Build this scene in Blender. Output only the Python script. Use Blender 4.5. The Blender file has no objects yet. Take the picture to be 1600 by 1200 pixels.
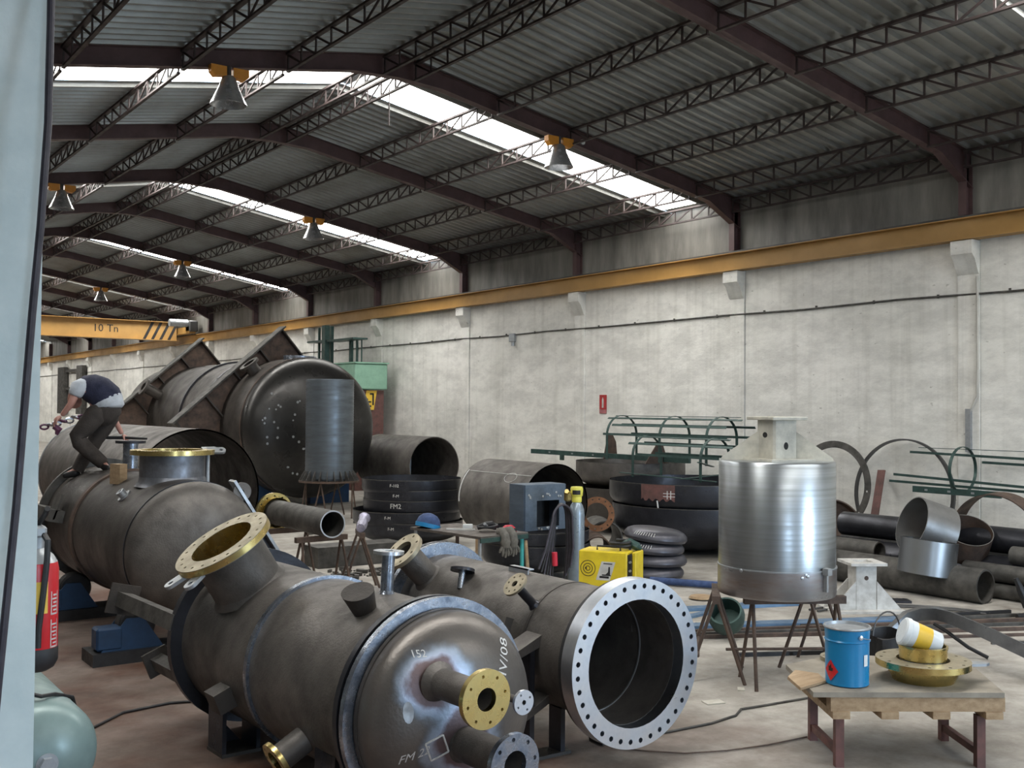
import bpy, math, random
from mathutils import Vector, Matrix
from mathutils.geometry import tessellate_polygon

random.seed(7)
sc = bpy.context.scene
col = sc.collection
pi = math.pi

# ------------------------------------------------------------------ camera
YAW, PIT, ROL = 0.6225, 0.0229, 0.0079
cam_data = bpy.data.cameras.new('camera')
cam_data.sensor_width = 36.0
cam_data.lens = 1657.0 / 1600.0 * 36.0
cam_data.clip_start, cam_data.clip_end = 0.05, 400
cam = bpy.data.objects.new('camera', cam_data)
col.objects.link(cam)
_r = Vector((math.cos(YAW), -math.sin(YAW), 0))
_f = Vector((math.sin(YAW) * math.cos(PIT), math.cos(YAW) * math.cos(PIT), math.sin(PIT)))
_u = _r.cross(_f)
_a = _r * math.cos(ROL) + _u * math.sin(ROL)
_b = -_r * math.sin(ROL) + _u * math.cos(ROL)
_m = Matrix((_a, _b, -_f)).transposed().to_4x4()
_m.translation = (0, 0, 2.5)
cam.matrix_world = _m
sc.camera = cam

# ------------------------------------------------------------------ world, light, exposure
world = bpy.data.worlds.new('sky')
sc.world = world
world.use_nodes = True
_bg = world.node_tree.nodes['Background']
_bg.inputs[0].default_value = (0.62, 0.80, 1.0, 1)
_bg.inputs[1].default_value = 15.0
SKYLIGHT = 13.0
sc.view_settings.view_transform = 'Standard'
sc.view_settings.look = 'None'
sc.view_settings.gamma = 1.0
sc.view_settings.use_curve_mapping = False
sc.view_settings.exposure = 0.32

def portal(loc, rot, sx, sy):
    d = bpy.data.lights.new('door_portal', 'AREA')
    d.shape = 'RECTANGLE'; d.size = sx; d.size_y = sy
    d.cycles.is_portal = True
    o = bpy.data.objects.new('door_portal', d); col.objects.link(o)
    o.location = loc; o.rotation_euler = rot
DOORS = [(9.3, 13.2, 5.0), (-0.4, 0.9, 4.6)]      # x0, x1, height of the openings in the near end wall
END_Y = -8.0
for x0, x1, h in DOORS:
    portal(((x0 + x1) / 2, END_Y - 0.02, h / 2), (pi / 2, 0, 0), x1 - x0, h)

# ------------------------------------------------------------------ materials
MATS = {}
def nd(nt, t, **kw):
    n = nt.nodes.new(t)
    for k, v in kw.items(): setattr(n, k, v)
    return n
def M(name, c1, rough=.5, metal=0., c2=None, scale=4., bump=0., bscale=30., stretch=(1, 1, 1), rvar=.12, detail=6., spec=.5):
    if name in MATS: return MATS[name]
    m = bpy.data.materials.new(name); m.use_nodes = True
    nt = m.node_tree; p = nt.nodes['Principled BSDF']
    p.inputs['Metallic'].default_value = metal
    p.inputs['Specular IOR Level'].default_value = spec
    tc = nd(nt, 'ShaderNodeTexCoord'); mp = nd(nt, 'ShaderNodeMapping')
    mp.inputs['Scale'].default_value = stretch
    nt.links.new(tc.outputs['Object'], mp.inputs[0])
    if c2 is None: c2 = tuple(x * .72 for x in c1)
    no = nd(nt, 'ShaderNodeTexNoise'); no.inputs['Scale'].default_value = scale; no.inputs['Detail'].default_value = detail
    no.inputs['Roughness'].default_value = .62
    nt.links.new(mp.outputs[0], no.inputs['Vector'])
    rp = nd(nt, 'ShaderNodeValToRGB')
    rp.color_ramp.elements[0].position = .32; rp.color_ramp.elements[1].position = .68
    rp.color_ramp.elements[0].color = (*c2, 1); rp.color_ramp.elements[1].color = (*c1, 1)
    nt.links.new(no.outputs[0], rp.inputs[0]); nt.links.new(rp.outputs[0], p.inputs['Base Color'])
    mr = nd(nt, 'ShaderNodeMapRange')
    mr.inputs[3].default_value = min(1, rough + rvar); mr.inputs[4].default_value = max(.03, rough - rvar)
    mr.inputs[1].default_value = .3; mr.inputs[2].default_value = .7
    nt.links.new(no.outputs[0], mr.inputs[0]); nt.links.new(mr.outputs[0], p.inputs['Roughness'])
    if bump:
        n2 = nd(nt, 'ShaderNodeTexNoise'); n2.inputs['Scale'].default_value = bscale; n2.inputs['Detail'].default_value = 4
        nt.links.new(mp.outputs[0], n2.inputs['Vector'])
        b = nd(nt, 'ShaderNodeBump'); b.inputs['Strength'].default_value = bump; b.inputs['Distance'].default_value = .02
        nt.links.new(n2.outputs[0], b.inputs['Height']); nt.links.new(b.outputs[0], p.inputs['Normal'])
    m['p'] = p.name
    MATS[name] = m
    return m
def emat(name, c, s):
    m = bpy.data.materials.new(name); m.use_nodes = True
    nt = m.node_tree; nt.nodes.remove(nt.nodes['Principled BSDF'])
    e = nd(nt, 'ShaderNodeEmission'); e.inputs[0].default_value = (*c, 1); e.inputs[1].default_value = s
    nt.links.new(e.outputs[0], nt.nodes['Material Output'].inputs[0]); MATS[name] = m; return m

m_vessel = M('vessel_steel', (.148, .135, .124), .52, .4, (.07, .064, .059), 3.5, .15, 60)
m_vessel2 = M('scaled_steel', (.085, .075, .067), .52, .4, (.038, .034, .031), 2.2, .15, 50)
m_head = M('mill_scale', (.055, .057, .068), .36, .55, (.022, .023, .028), 2.5, .08, 40)
m_rust = M('rusty_steel', (.13, .085, .062), .65, .3, (.06, .045, .04), 6, .2, 40)
m_black = M('black_steel', (.03, .03, .032), .5, .3, (.014, .014, .015), 6)
m_pipe = M('grey_pipe', (.11, .105, .096), .6, .3, (.045, .043, .04), 5, .15, 50)
m_ringb = M('blued_ring', (.42, .455, .52), .30, .9, (.13, .155, .20), 13, .05, 60)
m_bright = M('machined_steel', (.72, .75, .80), .32, 1., (.52, .56, .62), 6, .02, 120, rvar=.06)
m_zinc = M('passivated_steel', (.72, .56, .22), .28, 1., (.50, .40, .17), 7, 0, rvar=.08)
m_zincdull = M('dull_passivated_face', (.40, .35, .25), .5, .7, (.30, .27, .20), 9)
m_silver = M('brushed_drum', (.50, .54, .57), .34, 1., (.34, .36, .37), 1.0, 0, 80, (.35, .35, 26), rvar=.05, detail=4)
m_silverlow = M('drum_skirt', (.40, .42, .45), .36, .9, (.27, .22, .20), 1.6, 0, 80, (1, 1, 5))
m_cream = M('cream_primer', (.60, .58, .50), .6, 0, (.36, .35, .31), 5, .1, 40)
m_white = M('white_paint', (.62, .62, .60), .55, 0, (.40, .39, .37), 8)
m_conc = M('concrete_light', (.52, .51, .47), .85, 0, (.40, .39, .36), 3, .25, 25)
m_raft = M('maroon_paint', (.115, .066, .066), .55, .1, (.075, .045, .046), 3)
m_purl = M('purlin_paint', (.055, .038, .036), .6, .1, (.03, .022, .022), 5)
m_yel = M('crane_yellow', (.42, .24, .07), .5, 0, (.30, .17, .05), .9)
m_rail = M('rail_steel', (.10, .10, .10), .5, .5)
m_weldy = M('welder_yellow', (.78, .60, .03), .42, 0, (.62, .46, .02), 6)
m_capy = M('cap_yellow', (.80, .76, .12), .45, 0, (.65, .6, .1), 12)
m_gas = M('cylinder_grey', (.30, .36, .42), .35, .4, (.22, .27, .32), 6)
m_teal = M('teal_paint', (.05, .40, .38), .45, 0, (.03, .28, .27), 8)
m_green = M('cabinet_green', (.26, .46, .34), .5, 0, (.20, .36, .27), 4)
m_dgreen = M('dark_green_paint', (.05, .10, .09), .45, .3, (.03, .06, .055), 6)
m_redox = M('red_oxide', (.17, .07, .06), .65, 0, (.09, .05, .045), 6)
m_blueb = M('bucket_blue', (.012, .22, .46), .3, 0, (.01, .18, .40), 4, rvar=.06)
m_mblue = M('machine_blue', (.018, .055, .13), .45, .1, (.012, .035, .08), 5)
m_bluepl = M('blued_plate', (.21, .27, .35), .42, .7, (.10, .13, .17), 3, .05, 50, (1, .3, 1))
m_red = M('extinguisher_red', (.62, .02, .03), .3, 0, (.5, .015, .02), 5, rvar=.05)
m_signr = M('sign_red', (.42, .03, .035), .4, 0, (.36, .03, .03), 20)
m_chalk = M('chalk', (.72, .72, .70), .9, 0, (.5, .5, .49), 60)
m_wood = M('pallet_wood', (.42, .30, .18), .75, 0, (.28, .19, .11), 3, .15, 30, (1, 8, 8))
m_ply = M('plywood_board', (.30, .27, .22), .8, 0, (.20, .18, .15), 5)
m_rubber = M('black_rubber', (.018, .018, .02), .55, 0, (.01, .01, .012), 10)
m_hose = M('dark_hose', (.05, .045, .06), .5, 0, (.03, .028, .04), 10)
m_glove = M('grey_leather', (.17, .16, .14), .85, 0, (.09, .085, .075), 15, .3, 40)
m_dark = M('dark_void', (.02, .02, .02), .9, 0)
m_tankg = M('compressor_green', (.19, .27, .265), .4, .1, (.14, .20, .20), 4)
m_orange = M('lamp_orange', (.72, .30, .03), .5, 0, (.6, .24, .03), 8)
m_skin = M('skin', (.50, .27, .22), .55, 0, (.42, .21, .17), 12)
m_navy = M('navy_fabric', (.022, .026, .06), .85, 0, (.014, .017, .04), 10, .2, 60)
m_shirt = M('pale_shirt', (.56, .60, .66), .8, 0, (.44, .48, .53), 10, .2, 40)
m_trouser = M('brown_trousers', (.055, .045, .04), .9, 0, (.035, .03, .027), 10, .2, 50)
m_hair = M('dark_hair', (.03, .022, .018), .7, 0)
m_ylabel = M('yellow_label', (.80, .52, .05), .45, 0, (.7, .45, .05), 20)
m_galv = M('galvanised', (.42, .44, .46), .45, .7, (.32, .34, .36), 12)
m_blue2 = M('bright_blue_plastic', (.02, .25, .55), .4, 0)
m_bluedk = M('blue_cloth', (.05, .09, .22), .8, 0, (.03, .05, .12), 12)
m_redp = M('red_plastic', (.65, .03, .06), .4, 0)
m_tubw = M('white_plastic', (.72, .76, .78), .35, 0, (.62, .66, .68), 10)
m_copper = M('rusty_orange', (.28, .12, .05), .7, .1, (.15, .07, .035), 9)
m_paper = M('paper', (.6, .58, .52), .9, 0, (.5, .48, .42), 10)
m_sleeve = M('grey_sleeve', (.18, .19, .2), .8, 0)

# bell shade of the lamps: ribbed, slightly see-through acrylic
m_shade = M('ribbed_acrylic', (.30, .31, .32), .25, 0, (.2, .21, .22), 10)
MATS['ribbed_acrylic'].node_tree.nodes['Principled BSDF'].inputs['Transmission Weight'].default_value = .35

m_sky = emat('backlit_skylight_sheet', (1.0, .98, .93), SKYLIGHT)

def wall_material():
    m = bpy.data.materials.new('limewashed_wall'); m.use_nodes = True
    nt = m.node_tree; p = nt.nodes['Principled BSDF']; p.inputs['Roughness'].default_value = .92
    L = nt.links.new
    geo = nd(nt, 'ShaderNodeNewGeometry')
    def noise(scale, stretch, detail=8, rough=.65, off=0):
        mp = nd(nt, 'ShaderNodeMapping'); mp.inputs['Scale'].default_value = stretch; mp.inputs['Location'].default_value = (off, off, off)
        L(geo.outputs['Position'], mp.inputs[0])
        n = nd(nt, 'ShaderNodeTexNoise'); n.inputs['Scale'].default_value = scale; n.inputs['Detail'].default_value = detail; n.inputs['Roughness'].default_value = rough
        L(mp.outputs[0], n.inputs['Vector']); return n.outputs[0]
    def ramp(v, a, b, ca, cb):
        r = nd(nt, 'ShaderNodeValToRGB'); r.color_ramp.elements[0].position = a; r.color_ramp.elements[1].position = b
        r.color_ramp.elements[0].color = ca; r.color_ramp.elements[1].color = cb; L(v, r.inputs[0]); return r.outputs[0]
    base = ramp(noise(.5, (1, 1, 1)), .35, .65, (.74, .735, .69, 1), (.85, .84, .80, 1))
    smear = ramp(noise(1.3, (1, .8, 1.9), 10, .72, 11), .40, .58, (0, 0, 0, 1), (1, 1, 1, 1))
    mix = nd(nt, 'ShaderNodeMix', data_type='RGBA'); mix.blend_type = 'MULTIPLY'
    mix.inputs[0].default_value = .20
    L(base, mix.inputs[6]); L(smear, mix.inputs[7])
    streak = ramp(noise(1.6, (1, 3.2, .12), 6, .6, 5), .50, .70, (1, 1, 1, 1), (.55, .54, .50, 1))
    mix2 = nd(nt, 'ShaderNodeMix', data_type='RGBA'); mix2.blend_type = 'MULTIPLY'; mix2.inputs[0].default_value = .28
    L(mix.outputs[2], mix2.inputs[6]); L(streak, mix2.inputs[7])
    spots = ramp(noise(7, (1, 1, 1.6), 3, .5, 3), .70, .74, (1, 1, 1, 1), (.4, .39, .36, 1))
    mix3 = nd(nt, 'ShaderNodeMix', data_type='RGBA'); mix3.blend_type = 'MULTIPLY'; mix3.inputs[0].default_value = .5
    L(mix2.outputs[2], mix3.inputs[6]); L(spots, mix3.inputs[7])
    L(mix3.outputs[2], p.inputs['Base Color'])
    b = nd(nt, 'ShaderNodeBump'); b.inputs['Strength'].default_value = .35; b.inputs['Distance'].default_value = .06
    L(noise(2.2, (1, 1, 1.4), 7, .6, 8), b.inputs['Height']); L(b.outputs[0], p.inputs['Normal'])
    MATS['limewashed_wall'] = m; return m
m_wall = wall_material()
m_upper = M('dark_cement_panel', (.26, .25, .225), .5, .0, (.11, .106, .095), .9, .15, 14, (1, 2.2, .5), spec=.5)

def floor_material():
    m = bpy.data.materials.new('workshop_concrete'); m.use_nodes = True
    nt = m.node_tree; p = nt.nodes['Principled BSDF']; L = nt.links.new
    geo = nd(nt, 'ShaderNodeNewGeometry')
    def noise(scale, detail=8, rough=.65):
        n = nd(nt, 'ShaderNodeTexNoise'); n.inputs['Scale'].default_value = scale; n.inputs['Detail'].default_value = detail; n.inputs['Roughness'].default_value = rough
        L(geo.outputs['Position'], n.inputs['Vector']); return n
    r1 = nd(nt, 'ShaderNodeValToRGB'); L(noise(.8).outputs[0], r1.inputs[0])
    r1.color_ramp.elements[0].position = .36; r1.color_ramp.elements[1].position = .64
    r1.color_ramp.elements[0].color = (.31, .292, .265, 1); r1.color_ramp.elements[1].color = (.50, .475, .435, 1)
    # iron-oxide dust, its colour also darkened for the shade at the left
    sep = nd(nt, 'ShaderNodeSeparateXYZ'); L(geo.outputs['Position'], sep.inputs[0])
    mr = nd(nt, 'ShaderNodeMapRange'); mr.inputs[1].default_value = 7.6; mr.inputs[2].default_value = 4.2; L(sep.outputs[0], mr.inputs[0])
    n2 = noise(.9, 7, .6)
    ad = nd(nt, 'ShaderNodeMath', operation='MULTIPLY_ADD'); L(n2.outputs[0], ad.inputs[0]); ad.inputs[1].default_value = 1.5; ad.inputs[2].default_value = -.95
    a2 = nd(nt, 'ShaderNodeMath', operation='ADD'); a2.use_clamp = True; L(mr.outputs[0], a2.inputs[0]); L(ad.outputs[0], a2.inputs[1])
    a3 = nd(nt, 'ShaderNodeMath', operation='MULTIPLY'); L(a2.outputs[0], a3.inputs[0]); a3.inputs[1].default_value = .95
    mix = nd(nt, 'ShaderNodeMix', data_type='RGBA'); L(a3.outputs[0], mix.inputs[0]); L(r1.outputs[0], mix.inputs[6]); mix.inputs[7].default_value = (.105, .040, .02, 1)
    r3 = nd(nt, 'ShaderNodeValToRGB'); L(noise(2.2, 9, .7).outputs[0], r3.inputs[0])
    r3.color_ramp.elements[0].position = .40; r3.color_ramp.elements[1].position = .60
    r3.color_ramp.elements[0].color = (.55, .53, .5, 1); r3.color_ramp.elements[1].color = (1, 1, 1, 1)
    mx = nd(nt, 'ShaderNodeMix', data_type='RGBA'); mx.blend_type = 'MULTIPLY'; mx.inputs[0].default_value = .7
    L(mix.outputs[2], mx.inputs[6]); L(r3.outputs[0], mx.inputs[7]); L(mx.outputs[2], p.inputs['Base Color'])
    p.inputs['Roughness'].default_value = .72
    b = nd(nt, 'ShaderNodeBump'); b.inputs['Strength'].default_value = .2; b.inputs['Distance'].default_value = .02
    L(noise(14, 5).outputs[0], b.inputs['Height']); L(b.outputs[0], p.inputs['Normal'])
    return m
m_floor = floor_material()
m_roof = M('galvanised_roof', (.37, .38, .37), .42, .6, (.22, .217, .20), .8, 0, stretch=(1, .5, 1), rvar=.02)
m_ceilwall = M('grey_block_wall', (.14, .135, .125), .9, 0, (.09, .088, .08), 1.5, .2, 15)
m_ground = M('outdoor_ground', (.36, .35, .33), .9, 0, (.28, .27, .25), 1)

# dished head with heat tints round its nozzles
def tint_material(name, base, points):
    m = M(name, base, .4, .6, tuple(x * .7 for x in base), 3, .08, 50)
    nt = m.node_tree; p = nt.nodes['Principled BSDF']; L = nt.links.new
    src = p.inputs['Base Color'].links[0].from_socket
    tc = nd(nt, 'ShaderNodeTexCoord')
    no = nd(nt, 'ShaderNodeTexNoise'); no.inputs['Scale'].default_value = 5; no.inputs['Detail'].default_value = 5; L(tc.outputs['Object'], no.inputs['Vector'])
    for (pt, r0) in points:
        d = nd(nt, 'ShaderNodeVectorMath', operation='DISTANCE'); L(tc.outputs['Object'], d.inputs[0]); d.inputs[1].default_value = pt
        a = nd(nt, 'ShaderNodeMath', operation='MULTIPLY_ADD'); L(no.outputs[0], a.inputs[0]); a.inputs[1].default_value = .22; L(d.outputs['Value'], a.inputs[2])
        mr = nd(nt, 'ShaderNodeMapRange'); L(a.outputs[0], mr.inputs[0]); mr.inputs[1].default_value = r0 + .10; mr.inputs[2].default_value = r0 + .30
        rp = nd(nt, 'ShaderNodeValToRGB'); L(mr.outputs[0], rp.inputs[0])
        e = rp.color_ramp.elements
        e[0].position = 0; e[0].color = (.12, .08, .08, 1); e[1].position = 1; e[1].color = (0, 0, 0, 1)
        for pos, c in ((.25, (.15, .11, .12)), (.42, (.36, .41, .52)), (.58, (.28, .34, .42))):
            k = e.new(pos); k.color = (*c, 1)
        fac = nd(nt, 'ShaderNodeValToRGB'); L(mr.outputs[0], fac.inputs[0])
        f = fac.color_ramp.elements; f[0].position = .55; f[0].color = (.9, .9, .9, 1); f[1].position = .95; f[1].color = (0, 0, 0, 1)
        mx = nd(nt, 'ShaderNodeMix', data_type='RGBA'); L(fac.outputs[0], mx.inputs[0]); L(src, mx.inputs[6]); L(rp.outputs[0], mx.inputs[7])
        src = mx.outputs[2]
    L(src, p.inputs['Base Color'])
    return m

# ------------------------------------------------------------------ mesh helpers
def fr(o, zdir, xhint=None):
    z = Vector(zdir).normalized()
    x = Vector(xhint) if xhint is not None else (Vector((1, 0, 0)) if abs(z.x) < .9 else Vector((0, 0, 1)))
    x = (x - z * x.dot(z)).normalized()
    y = z.cross(x)
    m = Matrix((x, y, z)).transposed().to_4x4(); m.translation = Vector(o)
    return m
class MB:
    def __init__(s): s.v = []; s.f = []
    def add(s, v, f, T=None):
        n = len(s.v)
        s.v += [tuple(T @ Vector(p)) if T is not None else tuple(p) for p in v]
        s.f += [tuple(i + n for i in q) for q in f]
        return s
    def box(s, c, d, T=None, bev=0):
        x, y, z = (q / 2 for q in d); cx, cy, cz = c
        if bev:
            b = min(bev, x * .9, y * .9, z * .9); v = []; f = []
            # bevelled box: convex shape of 24 points
            for sx in (-1, 1):
                for sy in (-1, 1):
                    for sz in (-1, 1):
                        v += [(cx + sx * x, cy + sy * (y - b), cz + sz * (z - b)), (cx + sx * (x - b), cy + sy * y, cz + sz * (z - b)), (cx + sx * (x - b), cy + sy * (y - b), cz + sz * z)]
            I = lambda a, b_, c_, k: ((a * 2 + b_) * 2 + c_) * 3 + k
            for a in (0, 1):
                q = [I(a, 0, 0, 0), I(a, 1, 0, 0), I(a, 1, 1, 0), I(a, 0, 1, 0)]; f.append(q if a else q[::-1])
                q = [I(0, a, 0, 1), I(0, a, 1, 1), I(1, a, 1, 1), I(1, a, 0, 1)]; f.append(q if a else q[::-1])
                q = [I(0, 0, a, 2), I(1, 0, a, 2), I(1, 1, a, 2), I(0, 1, a, 2)]; f.append(q if a else q[::-1])
            for a in (0, 1):
                for c_ in (0, 1):
                    q = [I(a, 0, c_, 0), I(a, 1, c_, 0), I(a, 1, c_, 2), I(a, 0, c_, 2)]; f.append(q[::-1] if a == c_ else q)
                    q = [I(0, a, c_, 1), I(1, a, c_, 1), I(1, a, c_, 2), I(0, a, c_, 2)]; f.append(q if a == c_ else q[::-1])
                    q = [I(a, c_, 0, 0), I(a, c_, 1, 0), I(a, c_, 1, 1), I(a, c_, 0, 1)]; f.append(q if a == c_ else q[::-1])
                    for e in (0, 1):
                        q = [I(a, c_, e, 0), I(a, c_, e, 1), I(a, c_, e, 2)]; f.append(q if (a + c_ + e) % 2 else q[::-1])
            return s.add(v, f, T)
        v = [(cx + a * x, cy + b * y, cz + c_ * z) for a in (-1, 1) for b in (-1, 1) for c_ in (-1, 1)]
        return s.add(v, [(0, 1, 3, 2), (4, 6, 7, 5), (0, 4, 5, 1), (2, 3, 7, 6), (0, 2, 6, 4), (1, 5, 7, 3)], T)
    def lathe(s, prof, T=None, seg=40, loop=False, a0=0., a1=2 * pi):
        full = abs(a1 - a0 - 2 * pi) < 1e-6
        n = seg if full else seg + 1; v = []; f = []; k = len(prof)
        for i in range(n):
            a = a0 + (a1 - a0) * i / seg
            for r, h in prof: v.append((max(r, 1e-4) * math.cos(a), max(r, 1e-4) * math.sin(a), h))
        m = n if full else n - 1
        for i in range(m):
            j = (i + 1) % n
            for q in range(k if loop else k - 1):
                w = (q + 1) % k
                f.append((i * k + q, j * k + q, j * k + w, i * k + w))
        if loop and not full:
            f.append(tuple(range(k))); f.append(tuple((n - 1) * k + q for q in reversed(range(k))))
        return s.add(v, f, T)
    def pipe(s, p0, p1, ro, ri=None, seg=32):
        p0, p1 = Vector(p0), Vector(p1); L = (p1 - p0).length; T = fr(p0, p1 - p0)
        if ri is None: return s.lathe([(0, 0), (ro, 0), (ro, L), (0, L)], T, seg)
        return s.lathe([(ri, 0), (ro, 0), (ro, L), (ri, L)], T, seg, loop=True)
    def tube(s, path, r, seg=10, closed=False, flat=None):
        P = [Vector(p) for p in path]; n = len(P); v = []; f = []; prev = None
        for i, p in enumerate(P):
            a = P[(i - 1) % n] if (closed or i) else p; b = P[(i + 1) % n] if (closed or i < n - 1) else p
            t = (b - a).normalized()
            if prev is None:
                x = Vector((0, 0, 1)).cross(t)
                if x.length < .1: x = Vector((1, 0, 0)).cross(t)
            else: x = prev - t * prev.dot(t)
            x.normalize(); prev = x; y = t.cross(x)
            rr = r[i] if isinstance(r, (list, tuple)) else r
            if flat:
                w, h = flat
                for sx, sy in ((-1, -1), (1, -1), (1, 1), (-1, 1)): v.append(tuple(p + x * sx * w / 2 + y * sy * h / 2))
            else:
                for k in range(seg):
                    c = 2 * pi * k / seg; v.append(tuple(p + x * rr * math.cos(c) + y * rr * math.sin(c)))
        g = 4 if flat else seg
        for i in range(n if closed else n - 1):
            j = (i + 1) % n
            for k in range(g): f.append((i * g + k, i * g + (k + 1) % g, j * g + (k + 1) % g, j * g + k))
        if not closed: f.append(tuple(reversed(range(g)))); f.append(tuple((n - 1) * g + k for k in range(g)))
        return s.add(v, f)
    def prism(s, loops, z0, z1, T=None):
        # polygon with optional holes, extruded along local z
        if not isinstance(loops[0][0], (tuple, list)): loops = [loops]
        pts = [p for l in loops for p in l]
        tri = tessellate_polygon([[Vector((p[0], p[1], 0)) for p in l] for l in loops])
        n = len(pts); v = [(p[0], p[1], z0) for p in pts] + [(p[0], p[1], z1) for p in pts]; f = []
        for t in tri:
            a, b, c = (pts[i] for i in t)
            up = (b[0] - a[0]) * (c[1] - a[1]) - (b[1] - a[1]) * (c[0] - a[0]) > 0
            t = tuple(t) if up else tuple(reversed(t))
            f.append(tuple(i + n for i in t)); f.append(tuple(reversed(t)))
        o = 0
        for li, l in enumerate(loops):
            k = len(l); ar = sum(l[i][0] * l[(i + 1) % k][1] - l[(i + 1) % k][0] * l[i][1] for i in range(k))
            for i in range(k):
                j = (i + 1) % k; q = (o + i, o + j, n + o + j, n + o + i)
                f.append(q if (ar > 0) == (li == 0) else q[::-1])
            o += k
        return s.add(v, f, T)
def circ(r, n, cx=0, cy=0, a0=0): return [(cx + r * math.cos(a0 + 2 * pi * i / n), cy + r * math.sin(a0 + 2 * pi * i / n)) for i in range(n)]
def flange(mb, T, ro, ri, t, nb=12, rb=None, rh=.012, seg=56, rot=0.):
    rb = rb or (ro + ri) / 2
    holes = [circ(rh, 10, rb * math.cos(rot + 2 * pi * i / nb), rb * math.sin(rot + 2 * pi * i / nb)) for i in range(nb)]
    return mb.prism([circ(ro, seg), circ(ri, max(20, seg // 2))] + holes, 0, t, T)

ORG = {}
def mk(name, mb, mat, parent=None, world=False, smooth=35, kind=None):
    me = bpy.data.meshes.new(name)
    if world and parent is not None:
        o = ORG.get(parent.name, Vector((0, 0, 0)))
        me.from_pydata([(x - o.x, y - o.y, z - o.z) for x, y, z in mb.v], [], mb.f)
    else: me.from_pydata(mb.v, [], mb.f)
    if smooth:
        me.polygons.foreach_set('use_smooth', [True] * len(me.polygons)); me.update()
        me.set_sharp_from_angle(angle=math.radians(smooth))
    me.materials.append(mat)
    ob = bpy.data.objects.new(name, me); col.objects.link(ob)
    if parent is not None:
        ob.parent = parent; ORG[ob.name] = ORG.get(parent.name, Vector((0, 0, 0)))
    if kind: ob['kind'] = kind
    return ob
def tag(o, label, cat, group=None):
    o['label'] = label; o['category'] = cat
    if group: o['group'] = group
    return o
def thing(name, label, cat, loc=(0, 0, 0), rz=0, group=None):
    o = bpy.data.objects.new(name, None); col.objects.link(o); o.empty_display_size = .1
    o.location = loc; o.rotation_euler = (0, 0, rz); ORG[o.name] = Vector(loc)
    return tag(o, label, cat, group)
def single(name, mb, mat, label, cat, loc, group=None, smooth=35):
    # one-mesh thing built in world coordinates, origin moved to its base
    l = Vector(loc); mb.v = [(x - l.x, y - l.y, z - l.z) for x, y, z in mb.v]
    o = mk(name, mb, mat, smooth=smooth); o.location = l
    return tag(o, label, cat, group)
def struct(name, mb=None, mat=None, loc=(0, 0, 0), smooth=35):
    if mb is None:
        o = bpy.data.objects.new(name, None); col.objects.link(o); ORG[o.name] = Vector((0, 0, 0))
    else: o = mk(name, mb, mat, smooth=smooth)
    o['kind'] = 'structure'; return o
def copy_tree(o, parent=None, loc=None, rz=None, label=None):
    c = o.copy(); col.objects.link(c)
    if parent is not None: c.parent = parent
    if loc is not None: c.location = loc
    if rz is not None: c.rotation_euler = (0, 0, rz)
    if label: c['label'] = label
    for ch in list(o.children): copy_tree(ch, c)
    return c
def text_mesh(s, size):
    cu = bpy.data.curves.new('t', 'FONT'); cu.body = s; cu.size = size; cu.align_x = 'CENTER'; cu.align_y = 'CENTER'; cu.resolution_u = 2
    o = bpy.data.objects.new('t', cu); col.objects.link(o)
    me = bpy.data.meshes.new_from_object(o.evaluated_get(bpy.context.evaluated_depsgraph_get()))
    v = [tuple(p.co) for p in me.vertices]; f = [tuple(p.vertices) for p in me.polygons]
    bpy.data.objects.remove(o); bpy.data.meshes.remove(me); bpy.data.curves.remove(cu)
    return v, f
def text(mb, s, size, fn):
    v, f = text_mesh(s, size); return mb.add([fn(x, y) for x, y, _ in v], f)
def arc(c, r, a0, a1, n, plane='xz'):
    o = []
    for i in range(n + 1):
        a = a0 + (a1 - a0) * i / n; u, w = r * math.cos(a), r * math.sin(a)
        o.append((c[0] + u, c[1], c[2] + w) if plane == 'xz' else (c[0], c[1] + u, c[2] + w) if plane == 'yz' else (c[0] + u, c[1] + w, c[2]))
    return o

# ================================================================== the building
XR, ZR, SL, Y0, BAY = 8.26, 8.13, .174, 9.70, 5.0
XW, XL, YF = 16.15, -1.2, 90.0
FRAMES = range(-3, 13)
XZ = fr((0, 0, 0), (0, -1, 0), (1, 0, 0))        # local x,y -> world X,Z ; extrusion towards -Y
YZ = fr((0, 0, 0), (1, 0, 0), (0, 1, 0))         # local x,y -> world Y,Z ; extrusion towards +X
zs = lambda x: ZR - SL * abs(x - XR)

b = MB(); b.box(((XL + XW) / 2, (END_Y + YF) / 2, -.1), (XW - XL + 1, YF - END_Y, .2))
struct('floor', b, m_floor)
b = MB(); b.box((8, END_Y - 30.05, -.14), (120, 60, .2)); struct('ground', b, m_ground)
b = MB(); b.box((XL - .15, (END_Y + YF) / 2, 3.4), (.3, YF - END_Y, 7.1)); struct('wall_left', b, m_ceilwall)
# end walls follow the gable; the near one has two open doorways
gable = [(XL, 0), (XW + .3, 0), (XW + .3, zs(XW + .3) + .1), (XR, ZR + .1), (XL, zs(XL) + .1)]
b = MB(); b.prism(gable, -YF - .2, -YF, XZ); struct('wall_back', b, m_ceilwall)
near = [(XL, 0)]
for x0, x1, h in sorted(DOORS): near += [(x0, 0), (x0, h), (x1, h), (x1, 0)]
near += gable[1:]
b = MB(); b.prism(near, -END_Y, -END_Y + .2, XZ); struct('wall_front', b, m_ceilwall)

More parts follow.
